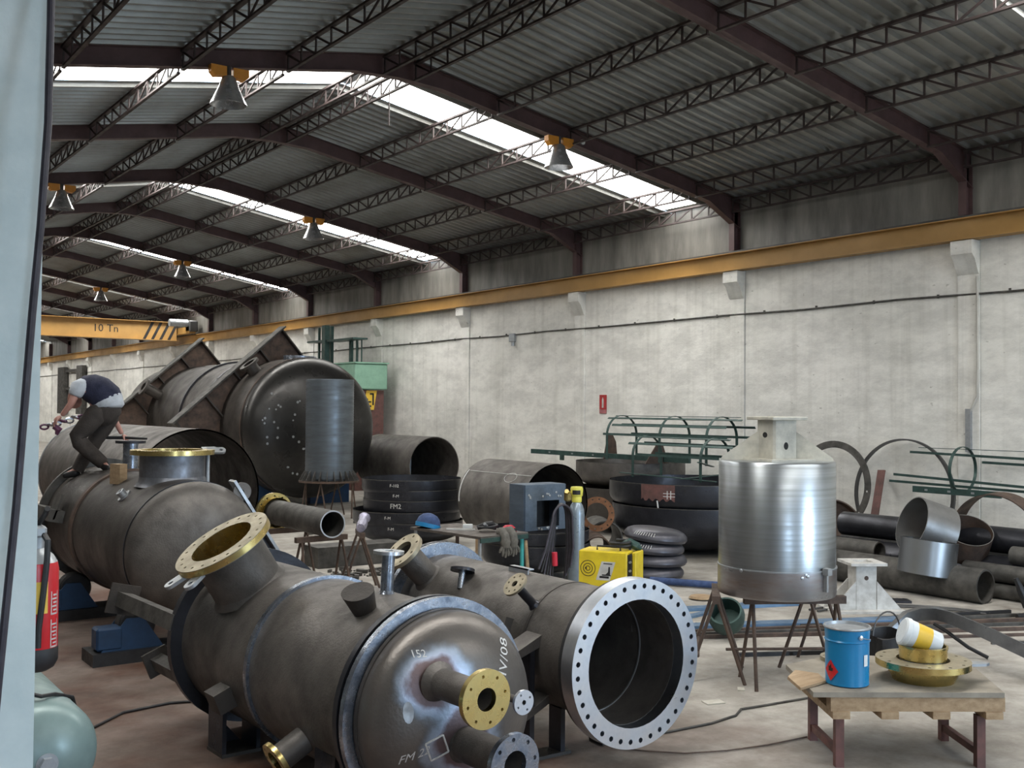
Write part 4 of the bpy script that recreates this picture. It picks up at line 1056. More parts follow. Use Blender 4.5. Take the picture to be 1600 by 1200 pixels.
trestle('trestle under the near end of the pipe with yellow flange', (6.15, 12.85, 0), .05, .75, group='trestles', bar=False)
trestle('trestle under the far end of the pipe with yellow flange', (6.15, 13.95, 0), .05, .75, group='trestles', bar=False)
trestle('trestle holding a crumpled foil roll left of the work table', (6.85, 13.1, 0), 1.2, .6, bar=False)
b = MB(); b.tube([(6.75, 12.9, .86), (6.85, 13.05, .88), (6.98, 13.25, .93), (7.02, 13.3, .95)], [.06, .075, .06, .085], 10); single('foil_roll', b, M('crumpled_foil', (.50, .48, .62), .35, .6, (.25, .25, .33), 12, .5, 20), 'crumpled silvery foil roll resting on a trestle', 'foil roll', (6.85, 13.05, .80))
b = MB(); b.box((7.9, 15.3, .16), (1.5, .5, .32), Matrix.Rotation(0, 4, 'Z')); single('grey_chest', b, m_pipe, 'long grey steel channel block on the floor before the dark dished heads', 'steel block', (7.9, 15.3, 0), smooth=0)

# ================================================================== work table and things on it
TB = thing('work_table', 'low cluttered steel work table with teal and grey pipe legs', 'table', (8.1, 12.3, 0))
TR = fr((8.1, 12.3, 0), (0, 0, 1), (.99, .13, 0)); 
b = MB(); b.box((0, 0, .80), (.86, 1.5, .035), TR); mk('top', b, M('oily_plate', (.16, .14, .125), .5, .4, (.08, .07, .065), 6), TB, True, smooth=0)
b = MB(); b.box((0, -.745, .765), (.86, .02, .06), TR); mk('edge_angle', b, m_dgreen, TB, True, smooth=0)
for (x, y, m_) in ((-.38, -.68, m_galv), (.38, -.68, m_teal), (-.38, .68, m_galv), (.38, .68, m_rust)):
    b = MB(); P = TR @ Vector((x, y, .78)); Q = TR @ Vector((x * 1.02, y, 0)); b.tube([P, Q], .028, 10); mk('leg', b, m_, TB, True)
b = MB(); P = TR @ Vector((.43, -.70, .70)); b.tube([P, P + Vector((.06, -.02, -.7))], .025, 8); mk('leg', b, m_wood, TB, True)
def on_table(x, y, z=.818): return TR @ Vector((x, y, z))
p = on_table(-.28, .55)
CP = thing('cloth_hat', 'blue cloth welding cap lying on the work table', 'cap', p)
b = MB(); b.lathe([(.17, 0), (.175, .05), (.15, .13), (.10, .18), (.04, .20), (0, .205)], Matrix.Translation(p) @ Matrix.Rotation(.25, 4, 'Y'), 24); mk('crown', b, m_bluedk, CP, True)
b = MB(); b.lathe([(.168, -.002), (.178, -.002), (.18, .055), (.17, .055)], Matrix.Translation(p) @ Matrix.Rotation(.25, 4, 'Y'), 24, loop=True); mk('band', b, m_blue2, CP, True)
b = MB(); p = on_table(-.12, .02); T = fr(p, (0, 0, 1), (.7, -.7, 0)); b.box((0, 0, .01), (.4, .05, .02), T); single('steel_rule', b, m_white, 'white steel rule lying on the work table', 'rule', p, smooth=0)
b = MB(); p = on_table(.08, .1); T = fr(p, (0, 0, 1), (.8, -.6, 0)); b.box((0, 0, .03), (.14, .08, .06), T, bev=.008); single('white_carton', b, m_tubw, 'small white carton on the work table', 'carton', p)
RM = thing('red_goggles', 'bright red plastic goggles on the work table', 'goggles', on_table(.28, -.52))
p = on_table(.28, -.52); b = MB(); b.lathe([(.0, .09), (.05, .085), (.09, .05), (.11, 0), (0, 0)], fr(p, (0, 0, 1)) @ Matrix.Diagonal((1.15, .8, 1, 1)), 24); mk('shell', b, m_redp, RM, True)
b = MB(); b.box((0, -.08, .03), (.16, .012, .04), fr(p, (0, 0, 1))); mk('lens', b, m_rubber, RM, True, smooth=0)
# work gloves draped over the edge
for i, (x, y, lb) in enumerate(((-.02, -.72, 'left grey leather glove hanging over the table edge'), (.14, -.70, 'right grey leather glove hanging over the table edge'))):
    p = on_table(x, y); g = thing('work_glove', lb, 'glove', p + Vector((0, -.06, -.30)), 0, 'gloves on the table edge')
    b = MB(); b.tube([p + Vector(d) for d in ((0, .08, .03), (0, .0, .04), (0, -.055, .0), (.01, -.06, -.10), (.01, -.06, -.17))], [.05, .06, .06, .07, .055], 12); mk('cuff', b, m_glove, g, True)
    for k in range(5):
        a = (k - 2) * .028; b = MB(); L_ = (.07, .12, .14, .12, .09)[k]
        b.tube([p + Vector((.01 + a, -.06, -.16)), p + Vector((.01 + a * 1.6, -.07, -.16 - L_ * .6)), p + Vector((.01 + a * 1.7, -.06, -.16 - L_))], [.018, .019, .014], 8); mk('finger', b, m_glove, g, True)
GN = thing('welding_torch', 'black welding torch and cable heaped on the work table', 'torch', on_table(.05, -.35))
p = on_table(.05, -.35); b = MB(); b.tube([p + Vector(d) for d in ((-.1, .1, .05), (-.02, .02, .09), (.05, -.03, .11), (.10, -.04, .06))], [.035, .045, .04, .03], 10); mk('grip', b, m_rubber, GN, True)
b = MB(); b.tube([p + Vector((.13 * math.cos(t), .13 * math.sin(t), .03 + .01 * t)) for t in [i * .5 for i in range(16)]], .018, 8); mk('cable_coil', b, m_rubber, GN, True)
b = MB(); b.tube([p + Vector((-.05, -.05, .08)), p + Vector((-.12, -.1, .12))], .02, 8); mk('nozzle', b, m_galv, GN, True)

# ================================================================== gas cylinder, hoses, welder
GCy = thing('gas_cylinder', 'grey gas cylinder with yellow cap beside the yellow welder', 'gas cylinder', (9.42, 11.55, 0))
b = MB(); b.lathe([(0, 0), (.105, 0), (.112, .02), (.112, 1.02), (.105, 1.09), (.085, 1.15), (.055, 1.20)], fr((9.42, 11.55, 0), (0, 0, 1)), 32); mk('body', b, m_gas, GCy, True)
b = MB(); b.lathe([(.055, 1.19), (.07, 1.20), (.07, 1.27), (.085, 1.29), (.09, 1.38), (.08, 1.41), (0, 1.41)], fr((9.42, 11.55, 0), (0, 0, 1)), 24); cp = mk('cap', b, m_capy, GCy, True)
b = MB(); cylpatch(b, 9.42, 11.55, .092, math.radians(-170), math.radians(-95), 1.305, 1.365); mk('cap_label', b, m_rubber, cp, True)
b = MB(); b.box((9.28, 11.58, 1.28), (.10, .08, .14), bev=.02); b.pipe((9.28, 11.58, 1.33), (9.20, 11.50, 1.36), .03, seg=12); mk('regulator', b, m_zinc, GCy, True)
HS = thing('hose_bundle', 'bundle of dark hoses hanging in loops from the gas cylinder', 'hose', (9.15, 11.3, 0))
for i in range(6):
    o = i * .035; b = MB(); P = []
    for k in range(20):
        t = k / 19; a = pi * (1 - t)
        x = 9.22 + .16 * math.cos(a) - .10 * (1 - t) * (.6 + o * 2) ; z = 1.16 - .05 * i * .4 + .06 * math.sin(a)
        P.append((9.10 - o * .5 + (.09 + o * .45) * math.cos(a), 11.50 - .03 * i, 1.00 + .19 * math.sin(a)))
    P = [(P[0][0] - .06 - o, P[0][1], .10 + .05 * i), (P[0][0] - .03 - o * .5, P[0][1], .6)] + P + [(P[-1][0] + .02, P[-1][1], .6), (P[-1][0] - .02, P[-1][1], .16 + .04 * i)]
    b.tube(P, .015, 8); mk('hose', b, m_hose if i % 2 else m_rubber, HS, True)
b = MB(); b.tube([(8.90, 11.38, .55), (8.91, 11.38, .37)], .038, 12); mk('red_plug', b, m_redp, HS, True)

WM = thing('welding_machine', 'yellow welding machine with round emblem behind the bolted flange', 'welder', (8.37, 9.6, 0), 0)
c = Vector((8.33, 9.60, 0)); ux = Vector((.33, -.56, 0)).normalized(); 
TW = fr(c, (0, 0, 1), ux)        # local x runs along the long side towards the viewer's right, y to the back
b = MB(); b.box((-.02, .0, .55), (.60, .36, .56), TW, bev=.015); mk('case', b, m_weldy, WM, True)
b = MB(); b.box((.30, .0, .54), (.05, .33, .52), TW); mk('vent_recess', b, m_rubber, WM, True, smooth=0)
b = MB(); b.box((.345, .03, .55), (.05, .30, .56), TW, bev=.01); mk('front_panel', b, m_weldy, WM, True)
for zz in (.72, .62):
    b = MB(); b.pipe(TW @ Vector((.318, -.165, zz)), TW @ Vector((.318, -.19, zz)), .014, seg=12); mk('knob', b, m_galv, WM, True)
for i, r in enumerate((.095, .06, .03)):
    b = MB(); ringband(b, TW @ fr((-.20, -.181, .62), (0, -1, 0)), r, r - .008, .001, 32); mk('emblem_ring', b, m_rubber, WM, True)
b = MB(); b.lathe([(0, .001), (.012, .001)], TW @ fr((-.225, -.1815, .62), (0, -1, 0)), 12); mk('emblem_dot', b, m_rubber, WM, True)
S = TW @ fr((0.02, -.181, .60), (0, -1, 0), (1, 0, 0))
b = MB(); b.prism([(-.12, -.11), (.05, -.11), (.12, .11), (-.05, .11)], 0, .0015, S); sk = mk('sticker', b, m_white, WM, True, smooth=0)
b = MB(); b.prism([(-.075, -.085), (.04, -.085), (.04, -.06), (-.075, -.06)], .0015, .0025, S); b.prism([(-.045, -.04), (.0, -.04), (.03, -.01), (.035, .05), (.055, .05), (.055, -.04), (.07, -.055), (-.045, -.055)], .0015, .0025, S); b.prism([(-.03, .08), (.08, .08), (.085, .092), (-.026, .092)], .0015, .0025, S)
mk('sticker_print', b, m_rubber, sk, True, smooth=0, kind='stuff')
for sx in (-.2, .25):
    for sy in (-.17, .17):
        b = MB(); b.lathe([(0, -.025), (.10, -.025), (.12, -.01), (.12, .01), (.10, .025), (0, .025)], TW @ fr((sx, sy, .12), (0, 1, 0)), 24); mk('wheel', b, m_rubber, WM, True)
b = MB(); b.box((0, 0, .22), (.66, .3, .08), TW); mk('chassis', b, m_black, WM, True, smooth=0)
b = MB(); P = [TW @ Vector(q) for q in ((-.12, -.08, .83), (-.12, -.08, .875), (.16, -.06, .88), (.16, -.06, .83))]; b.tube(P, .012, 8); mk('carry_handle', b, m_rubber, WM, True)
WC = thing('cable_heap', 'dark cable and teal rag heaped on top of the yellow welder', 'cable', TW @ Vector((.15, .02, .83)))
b = MB(); b.tube([TW @ Vector((.13 + .12 * math.cos(t) , .03 + .10 * math.sin(t), .85 + .006 * t)) for t in [i * .45 for i in range(34)]], .017, 8); mk('coil', b, m_rubber, WC, True)
b = MB(); b.tube([TW @ Vector(q) for q in ((.12, .12, .88), (.22, .1, .92), (.32, .1, .87), (.36, .12, .84))], [.03, .05, .05, .02], 10); mk('rag', b, m_dgreen, WC, True)

# rusty ring flange and elbow behind the gas cylinder
b = MB(); flange(b, fr((11.55, 13.62, .74), (-.62, -.78, .12)), .29, .19, .03, 14, .25, .014, 48); single('ring_flange', b, m_copper, 'rusty orange ring flange leaning behind the gas cylinder', 'flange', (11.55, 13.62, .45))
b = MB(); b.lathe([(.22, 0), (.22, .9), (.20, .9), (.20, 0)], fr((11.05, 13.0, .24), (.55, .84, .0)), 32, loop=True); single('pipe_offcut', b, m_rust, 'short rusty pipe offcut on the floor below the rusty ring flange', 'pipe', (11.05, 13.0, 0))
b = MB(); b.lathe([(.30, 0), (.30, .9), (.28, .9), (.28, 0)], fr((11.85, 13.75, .30), (.5, .86, .0)), 32, loop=True); single('pipe_offcut', b, m_pipe, 'short wide grey pipe offcut behind the rusty ring flange', 'pipe', (11.85, 13.75, 0))

# ================================================================== ladder cages on the great bowls
def cage(name, label, loc, hoops, r, ztop, ylo, yhi, mat, nstr=7):
    # axis along Y; hoops are arches open at the bottom
    o = thing(name, label, 'ladder cage', loc)
    x0, _, zb = loc; zc_ = ztop - r
    for y in hoops:
        P = [(x0 - r, y, zb)] + arc((x0, y, zc_), r, pi, 0, 18) + [(x0 + r, y, zb)]
        b = MB()
        v = []; f = []
        for i, q in enumerate(P):
            dx, dz = (q[0] - x0) / r, max(0, (q[2] - zc_) / r)
            l = math.hypot(dx, dz); dx, dz = dx / l, dz / l
            v += [(q[0], y - .03, q[2]), (q[0], y + .03, q[2]), (q[0] - dx * .01, y + .03, q[2] - dz * .01), (q[0] - dx * .01, y - .03, q[2] - dz * .01)]
        for i in range(len(P) - 1):
            for k in range(4): f.append((4 * i + k, 4 * i + (k + 1) % 4, 4 * i + 4 + (k + 1) % 4, 4 * i + 4 + k))
        b.add(v, f); mk('hoop', b, mat, o, True, smooth=0)
    for i in range(nstr):
        a = pi * (.02 + .96 * i / (nstr - 1)); x, z = x0 + (r - .012) * math.cos(a), zc_ + (r - .012) * math.sin(a)
        b = MB(); b.box((0, 0, 0), (.012, yhi - ylo + .3 * math.sin(i * 2.1), .045), Matrix.Translation((x, (ylo + yhi) / 2 + .1 * math.sin(i), z)) @ Matrix.Rotation(-a, 4, 'Y')); mk('stringer', b, mat, o, True, smooth=0)
    return o
cage('ladder_cage', 'dark green hooped ladder cage lying on the great bowls, back one', (14.25, 14.7, 1.50), (16.05, 14.55, 13.35), .40, 2.38, 12.9, 16.2, m_dgreen)
cage('ladder_cage', 'smaller dark green hooped ladder cage lying on the great bowls, front one', (13.45, 13.7, 1.27), (14.45, 12.75), .36, 2.02, 12.3, 14.6, m_dgreen, 6)
LR = thing('ladder_rail', 'dark green perforated ladder rail jutting out left from the bowls', 'rail', (14.5, 17.3, 1.44))
b = MB(); b.box((14.5, 16.9, 1.53), (.07, 5.0, .10), Matrix.Translation((0, 0, .0))); mk('rail', b, m_dgreen, LR, True, smooth=0)
for yy in (17.2, 17.9, 18.7):
    b = MB(); b.box((14.46, yy, 1.53), (.01, .05, .03)); mk('slot', b, m_galv, LR, True, smooth=0)
b = MB(); b.box((14.5, 18.3, 1.43), (.05, .10, .12)); mk('stub', b, m_dgreen, LR, True, smooth=0)
for i, (p, q, lb) in enumerate((((12.9, 12.6, 1.62), (14.6, 13.9, 1.44), 'pale green flat bar lying slantwise among the ladder cages'), ((13.1, 12.4, 1.30), (13.1, 14.8, 1.33), 'dark green flat bar lying along the rim of the great bowl'), ((12.8, 12.9, 1.33), (15.0, 13.4, 1.36), 'dark green flat bar lying across the great bowl'))):
    b = MB(); b.tube([p, q], .02, flat=(.06, .015)); single('flat_bar', b, m_dgreen, lb, 'bar', ((p[0] + q[0]) / 2, (p[1] + q[1]) / 2, min(p[2], q[2])), smooth=0)
b = MB(); b.prism([(0, 0), (.38, 0), (.34, .35), (.24, .52), (.12, .52)], -.01, .01, Matrix.Translation((14.45, 16.85, 1.46)) @ XZ); single('plate_offcut', b, m_rust, 'brown rusty plate offcut standing by the ladder rail', 'plate', (14.6, 16.85, 1.46), smooth=0)
b = MB(); b.prism([(0, 0), (.62, 0), (.44, .42), (.34, .42)], -.01, .01, Matrix.Translation((14.0, 15.1, 1.45)) @ XZ); single('plate_offcut', b, m_rust, 'brown rusty triangular plate standing inside the ladder cage', 'plate', (14.3, 15.1, 1.45), smooth=0)

# ================================================================== hoops and bars against the wall
b = MB(); T = fr((15.62, 12.0, 1.17), (-1, 0, .10), (0, 1, 0)); b.prism([circ(.80, 64), circ(.68, 64)], -.012, .012, T); 
FR = thing('flat_ring', 'wide flat brown steel ring leaning on the wall behind the drum', 'ring', (15.55, 12.0, .38)); mk('ring_plate', b, m_pipe, FR, True)
for k, a in enumerate((.1, .5, .95, 1.5)):
    P = T @ Vector((-.74 * math.sin(a), -.74 * math.cos(a) if False else .74 * math.cos(a), .014)); b = MB(); b.lathe([(0, .004), (.018, 0)], fr(P, (-1, 0, .1)), 8); mk('paint_dot', b, m_white, FR, True)
b = MB(); b.box((15.58, 12.0, .18), (.3, .9, .36)); single('packing_timber', b, m_wood, 'squared timber on the floor under the wide flat ring', 'timber', (15.58, 12.0, 0), smooth=0)
HP = thing('hoop_pair', 'pair of thin dark steel hoops leaning on the white wall', 'hoop', (15.95, 10.8, .12))
for dy, dx in ((0, 0), (-.07, -.06)):
    b = MB(); T = fr((15.93 + dx, 10.8 + dy, 1.09), (-1, 0, .06), (0, 1, 0)); b.lathe([(.945, -.022), (.945, .022), (.918, .022), (.918, -.022)], T, 72, loop=True); mk('hoop', b, m_rail, HP, True)
CH = thing('wall_cage', 'dark green ladder cage lying lengthwise along the wall at far right', 'ladder cage', (15.62, 8.6, 1.2))
b = MB(); b.lathe([(.37, -.025), (.37, .025), (.36, .025), (.36, -.025)], fr((15.62, 9.50, 1.58), (0, 1, 0)), 40, loop=True); mk('hoop', b, m_dgreen, CH, True)
for (x, z, ya, yb, dz) in ((15.86, 1.82, 10.6, 6.0, -.08), (15.40, 1.46, 10.6, 5.8, -.16), (15.5, 1.34, 10.75, 6.0, -.06), (15.8, 1.90, 10.4, 6.4, .0), (15.92, 1.70, 9.35, 6.0, -.05)):
    b = MB(); b.tube([(x, ya, z), (x, yb, z + dz)], .02, flat=(.012, .04) if z < 1.88 else (.006, .01)); mk('stringer', b, m_dgreen, CH, True, smooth=0)
b = MB(); b.box((15.42, 9.5, 1.24), (.04, 1.5, .10)); mk('stile', b, m_dgreen, CH, True, smooth=0)
for yy in (10.0, 9.6, 9.2):
    b = MB(); b.box((15.395, yy, 1.24), (.01, .05, .03)); mk('slot', b, m_galv, CH, True, smooth=0)
b = MB(); b.box((0, 0, -.30), (.03, .14, 1.55), fr((15.60, 11.05, 1.04), (.30, .04, .95), (1, 0, 0))); single('flat_strip', b, m_redox, 'narrow brown flat bar leaning on the wall inside the hoops', 'bar', (15.4, 11.02, .07), smooth=0)
b = MB(); b.lathe([(.80, -.14), (.80, .14), (.785, .14), (.785, -.14)], fr((14.9, 8.45, .52), (1, -.12, .1), (0, 1, 0)), 36, loop=True, a0=-.15, a1=pi * .93)
single('curved_strip', b, m_rust, 'brown curved plate strip arching over the pipes at far right', 'plate', (14.9, 8.45, .4))

# ================================================================== pipes and rolled rings along the wall
pipes = [((14.30, 10.75, .70), (14.30, 3.0, .72), .185, .165, m_head, 'thick black pipe lying on top of the pipe pile by the wall'),
         ((13.10, 10.2, .225), (13.12, 7.66, .225), .225, .20, m_pipe, 'grey pipe on the floor with open end toward the drum side'),
         ((13.95, 7.75, .56), (13.95, 2.5, .56), .125, .11, m_pipe, 'upper of the grey pipes running out of view at right'),
         ((13.72, 8.3, .33), (13.72, 2.5, .33), .12, .105, m_pipe, 'middle grey pipe running out of view at right'),
         ((13.66, 8.9, .10), (13.66, 2.5, .10), .10, .085, m_pipe, 'lowest grey pipe running out of view at right'),
         ((13.60, 11.3, .42), (13.60, 9.6, .42), .15, .13, m_pipe, 'grey pipe behind the white pedestal and the drum'),
         ((14.10, 11.0, .26), (14.10, 3.0, .26), .25, .23, m_head, 'black pipe on the floor under the thick black pipe'),
         ((14.68, 11.0, .26), (14.68, 3.0, .26), .25, .23, m_black, 'black pipe on the floor closest to the wall'),
         ((13.56, 11.6, .13), (13.56, 9.4, .13), .13, .11, m_pipe, 'short grey pipe on the floor under the grey pipe behind the pedestal'),
         ((13.30, 7.1, .09), (13.30, 3.0, .09), .085, .07, m_black, 'thin black pipe on the floor at far right')]
for p, q, ro, ri, m_, lb in pipes:
    o = thing('steel_pipe', lb, 'pipe', ((p[0] + q[0]) / 2, (p[1] + q[1]) / 2, p[2] - ro), 0, 'pipes along the wall')
    b = MB(); b.pipe(p, q, ro, ri, 36); mk('pipe', b, m_, o, True)
    b = MB(); d = (Vector(q) - Vector(p)).normalized(); L_ = (Vector(q) - Vector(p)).length
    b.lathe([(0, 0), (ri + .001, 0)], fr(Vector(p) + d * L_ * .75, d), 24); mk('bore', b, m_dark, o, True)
def ringpiece(name, label, c, d, r, l, mat, loc, t=.012):
    o = thing(name, label, 'rolled ring', loc); d = Vector(d).normalized(); c = Vector(c)
    b = MB(); b.pipe(c - d * l / 2, c + d * l / 2, r, r - t, 56); mk('plate', b, mat, o, True)
    for s in (-1, 1):
        b = MB(); ringband(b, fr(c + d * s * (l / 2 - (.002 if s < 0 else .0)), d), r + .001, r - t, .003, 56); mk('edge', b, m_pipe, o, True)
m_ring = M('grey_rolled_plate', (.32, .32, .32), .38, .8, (.20, .20, .20), 1.5, .03, 40)
ringpiece('rolled_ring', 'tilted grey rolled ring open toward the left on the pipe pile', (13.55, 8.78, .84), (.78, -.42, -.30), .395, .50, m_ring, (13.5, 8.8, .4))
ringpiece('rolled_ring', 'shiny brushed rolled ring leaning before the tilted grey ring', (13.0, 8.42, .53), (.12, -.05, .99), .37, .46, M('shiny_rolled_plate', (.42, .45, .48), .36, 1., (.34, .36, .38), 1.0, stretch=(.5, .5, .5), rvar=.03), (13.4, 8.7, .25))
ringpiece('rolled_ring', 'dark rolled ring half hidden behind the shiny ring', (13.92, 8.42, .70), (-.35, -.45, .82), .33, .36, m_rust, (13.95, 8.1, .4))
b = MB(); b.prism([[(-.11, -.11), (.11, -.11), (.11, .11), (-.11, .11)], [(-.095, -.095), (.095, -.095), (.095, .095), (-.095, .095)]], 0, .58, fr((12.95, 10.1, 0), (0, 0, 1), (.8, -.6, 0)))
single('square_tube', b, m_head, 'short dark square tube standing upright behind the white pedestal', 'tube', (12.95, 10.1, 0), smooth=0)
b = MB(); b.tube([(12.75, 7.05, .45), (12.78, 7.0, .30), (12.85, 6.95, .12), (12.80, 6.8, .03), (12.5, 6.9, .03)], [.03, .05, .07, .06, .03], 10); single('bent_scrap', b, m_black, 'twisted black scrap piece by the open end of the grey pipe', 'scrap', (12.75, 6.95, 0))
b = MB(); b.box((13.2, 6.1, .42), (.5, 1.6, .10)); b.box((13.0, 6.1, .20), (.1, 1.5, .4)); single('steel_channel', b, m_black, 'black steel channel lying on the pipes at the right edge', 'channel', (13.2, 6.1, 0), smooth=0)

# ================================================================== flat bars and rods on the floor behind the drum
m_bluebar = M('blue_tinted_plate', (.16, .27, .42), .42, .5, (.08, .14, .23), 3)
bars = [((9.5, 9.5, .05), (11.0, 9.0, .05), .16, .04, m_bluebar, 'blue grey flat plate on the floor left behind the trestles'),
        ((8.9, 9.1, .03), (11.1, 9.45, .03), .10, .03, m_bluebar, 'narrow blue grey plate on the floor behind the blue plate'),
        ((8.6, 8.75, .04), (11.2, 7.55, .04), .20, .05, m_bluebar, 'long wide blue grey plate on the floor behind the trestles'),
        ((8.3, 8.35, .03), (12.2, 6.35, .03), .05, .04, m_rust, 'long rusty bar on the floor, nearest of the row'),
        ((8.4, 8.45, .03), (12.4, 6.55, .03), .04, .04, m_pipe, 'long grey bar on the floor, second of the row'),
        ((8.5, 8.55, .03), (12.5, 6.75, .03), .05, .04, m_rust, 'long rusty bar on the floor, third of the row'),
        ((9.9, 8.05, .03), (12.7, 6.95, .03), .05, .04, m_pipe, 'long grey bar on the floor, fourth of the row'),
        ((10.2, 8.1, .03), (12.8, 7.15, .03), .04, .04, m_black, 'black bar on the floor, furthest of the row'),
        ((8.15, 7.45, .03), (9.55, 6.75, .03), .04, .04, m_black, 'short black bar on the floor under the drum'),
        ((10.9, 6.3, .02), (12.6, 5.4, .02), .03, .03, m_pipe, 'thin grey bar on the floor right of the bent steel bar'),
        ((10.5, 6.9, .02), (12.5, 5.9, .02), .04, .03, m_rust, 'rusty bar on the floor behind the bent steel bar'),
        ((11.3, 9.2, .03), (12.4, 8.3, .03), .22, .03, m_head, 'dark plate strip on the floor behind the white pedestal')]
for p, q, w, h_, m_, lb in bars:
    b = MB(); P, Q = Vector(p), Vector(q); T = fr((P + Q) / 2, (0, 0, 1), Q - P); b.box((0, 0, 0), ((Q - P).length, w, h_), T); b.v = [(x, y, z - p[2] + h_ / 2) for x, y, z in b.v]
    single('floor_bar', b, m_, lb, 'bar', ((p[0] + q[0]) / 2, (p[1] + q[1]) / 2, 0), 'bars on the floor', smooth=0)
for r_, lb in ((1.5, 'thin bent rod curving on the floor behind the pedestal, inner one'), (1.62, 'thin bent rod curving on the floor behind the pedestal, outer one')):
    b = MB(); b.tube([(10.9 + r_ * math.cos(a), 7.0 + r_ * math.sin(a), .02) for a in [.15 + 1.5 * i / 16 for i in range(17)]], .014, 6); single('bent_rod', b, m_rail, lb, 'rod', (11.9, 8.0, 0), 'bent rods behind the pedestal')
BB = thing('bent_bar', 'heavy bent grey steel bar rising from the floor at right', 'bar', (9.9, 6.2, 0))
def wpath(P, w, h_):
    b = MB(); v = []; f = []
    P = [Vector(p) for p in P]; n = len(P)
    for i, p in enumerate(P):
        t = (P[min(n - 1, i + 1)] - P[max(0, i - 1)]).normalized(); s = Vector((.62, .78, 0)); s = (s - t * s.dot(t)).normalized(); u = t.cross(s)
        for a, c in ((-1, -1), (1, -1), (1, 1), (-1, 1)): v.append(tuple(p + s * a * w / 2 + u * c * h_ / 2))
    for i in range(n - 1):
        for k in range(4): f.append((4 * i + k, 4 * i + (k + 1) % 4, 4 * i + 4 + (k + 1) % 4, 4 * i + 4 + k))
    f += [(3, 2, 1, 0), tuple(4 * n - 4 + k for k in range(4))]
    return b.add(v, f)
m_bar = M('grey_bar_steel', (.13, .135, .14), .38, .6, (.07, .07, .075), 4)
mk('bar', wpath([(9.62, 6.74, .06), (9.78, 6.72, .21), (9.93, 6.66, .34), (10.03, 6.57, .385), (10.11, 6.44, .39), (10.11, 6.27, .37), (9.98, 5.80, .31), (9.80, 5.22, .22), (9.56, 4.55, .11), (9.47, 4.25, .05)], .12, .12), m_bar, BB, True)
b = MB(); b.tube([(10.02, 6.42, .30), (10.05, 6.30, .24), (10.13, 6.1, .10), (10.20, 5.93, .02)], .02, 8); mk('prop_rod', b, m_black, BB, True)
BG = thing('rubber_bucket', 'crumpled black rubber bucket on the floor behind the blue can', 'bucket', (9.07, 6.32, 0))
b = MB(); v = []; f = []; n = 28
for i, (r, z) in enumerate([(.17, 0), (.20, .05), (.215, .18), (.23, .33), (.215, .335), (.20, .2), (.18, .06), (0.001, .05)]):
    for k in range(n):
        a = 2 * pi * k / n; g = 1 + .07 * math.sin(a * 5 + i) + .04 * math.sin(a * 9 - i * 2); v.append((9.07 + r * g * math.cos(a), 6.32 + r * g * math.sin(a), z + .02 * math.sin(a * 3)*(z > .1)))
for i in range(7):
    for k in range(n): f.append((i * n + k, i * n + (k + 1) % n, (i + 1) * n + (k + 1) % n, (i + 1) * n + k))
b.add(v, f); mk('wall', b, m_rubber, BG, True)
b = MB(); b.tube(arc((9.07, 6.32, .32), .22, 0, pi, 12), .008, 6); mk('handle', b, m_rail, BG, True)

# ================================================================== bench with the blue can, brass flanges and tub
WB = thing('plywood_bench', 'low wooden bench with plywood top carrying the blue can', 'bench', (6.85, 4.75, 0))
board = [(6.02, 4.78), (7.12, 4.02), (7.82, 4.74), (7.10, 5.42), (6.50, 5.42)]
b = MB(); b.prism(board, .515, .55); mk('top_board', b, m_ply, WB, True, smooth=0)
cs = Vector((6.92, 4.84, 0))
bx = Vector((1.1, -.76, 0)).normalized(); TBn = fr((6.85, 4.72, 0), (0, 0, 1), bx)
for y in (-.36, .0, .36):
    b = MB(); b.box((.02, y, .465), (1.22, .10, .10), TBn); mk('bearer', b, m_wood, WB, True, smooth=0)
for x in (-.52, -.18, .18, .55):
    b = MB(); b.box((x, 0, .39), (.12, .85, .05), TBn); mk('slat', b, m_wood, WB, True, smooth=0)
for x in (-.5, .5):
    for y in (-.3, .3):
        b = MB(); b.box((x, y, .18), (.06, .06, .37), TBn); mk('leg', b, m_redox, WB, True, smooth=0)
b = MB(); b.box((-.5, 0, .10), (.04, .62, .05), TBn); mk('stretcher', b, m_redox, WB, True, smooth=0)
b = MB(); b.box((.5, 0, .10), (.04, .62, .05), TBn); mk('stretcher', b, m_redox, WB, True, smooth=0)
b = MB(); b.prism([(0, 0), (.30, .02), (.34, .12), (.2, .22), (.05, .16)], 0, .02, Matrix.Translation((5.98, 4.86, .55)) @ Matrix.Rotation(.25, 4, 'X')); single('cardboard_scrap', b, m_wood, 'torn cardboard scrap on the bench left of the blue can', 'cardboard', (6.15, 4.95, .55), smooth=0)

BK = thing('paint_can', 'blue metal paint can with red hazard diamond on the bench', 'can', (6.42, 4.80, .55))
cx, cy = 6.42, 4.80; T = fr((cx, cy, 0), (0, 0, 1))
b = MB(); b.lathe([(0, .555), (.148, .555), (.152, .56), (.150, .575), (.153, .86), (.160, .865), (.153, .875), (.157, .95), (.163, .955), (.160, .962)], T, 48); mk('body', b, m_blueb, BK, True)
b = MB(); b.lathe([(.163, .950), (.167, .957), (.163, .966), (.150, .966), (.148, .955), (.145, .945), (0, .945)], T, 48); mk('lid_rim', b, m_galv, BK, True)
vd_ = math.atan2(-cy, -cx)
def can(u, z, off=.0035): a = vd_ + u / .153; return (cx + (.153 + off) * math.cos(a), cy + (.153 + off) * math.sin(a), z)
b = MB(); q = [can(-.122 + .062 * sx, .66 + .075 * sz) for sx, sz in ((0, -1), (.5, -.5), (1, 0), (.5, .5), (0, 1), (-.5, .5), (-1, 0), (-.5, -.5))]
b.add(q + [can(-.122, .66)], [(8, i, (i + 1) % 8) for i in range(8)]); hz = mk('hazard_diamond', b, m_red, BK, True, smooth=0)
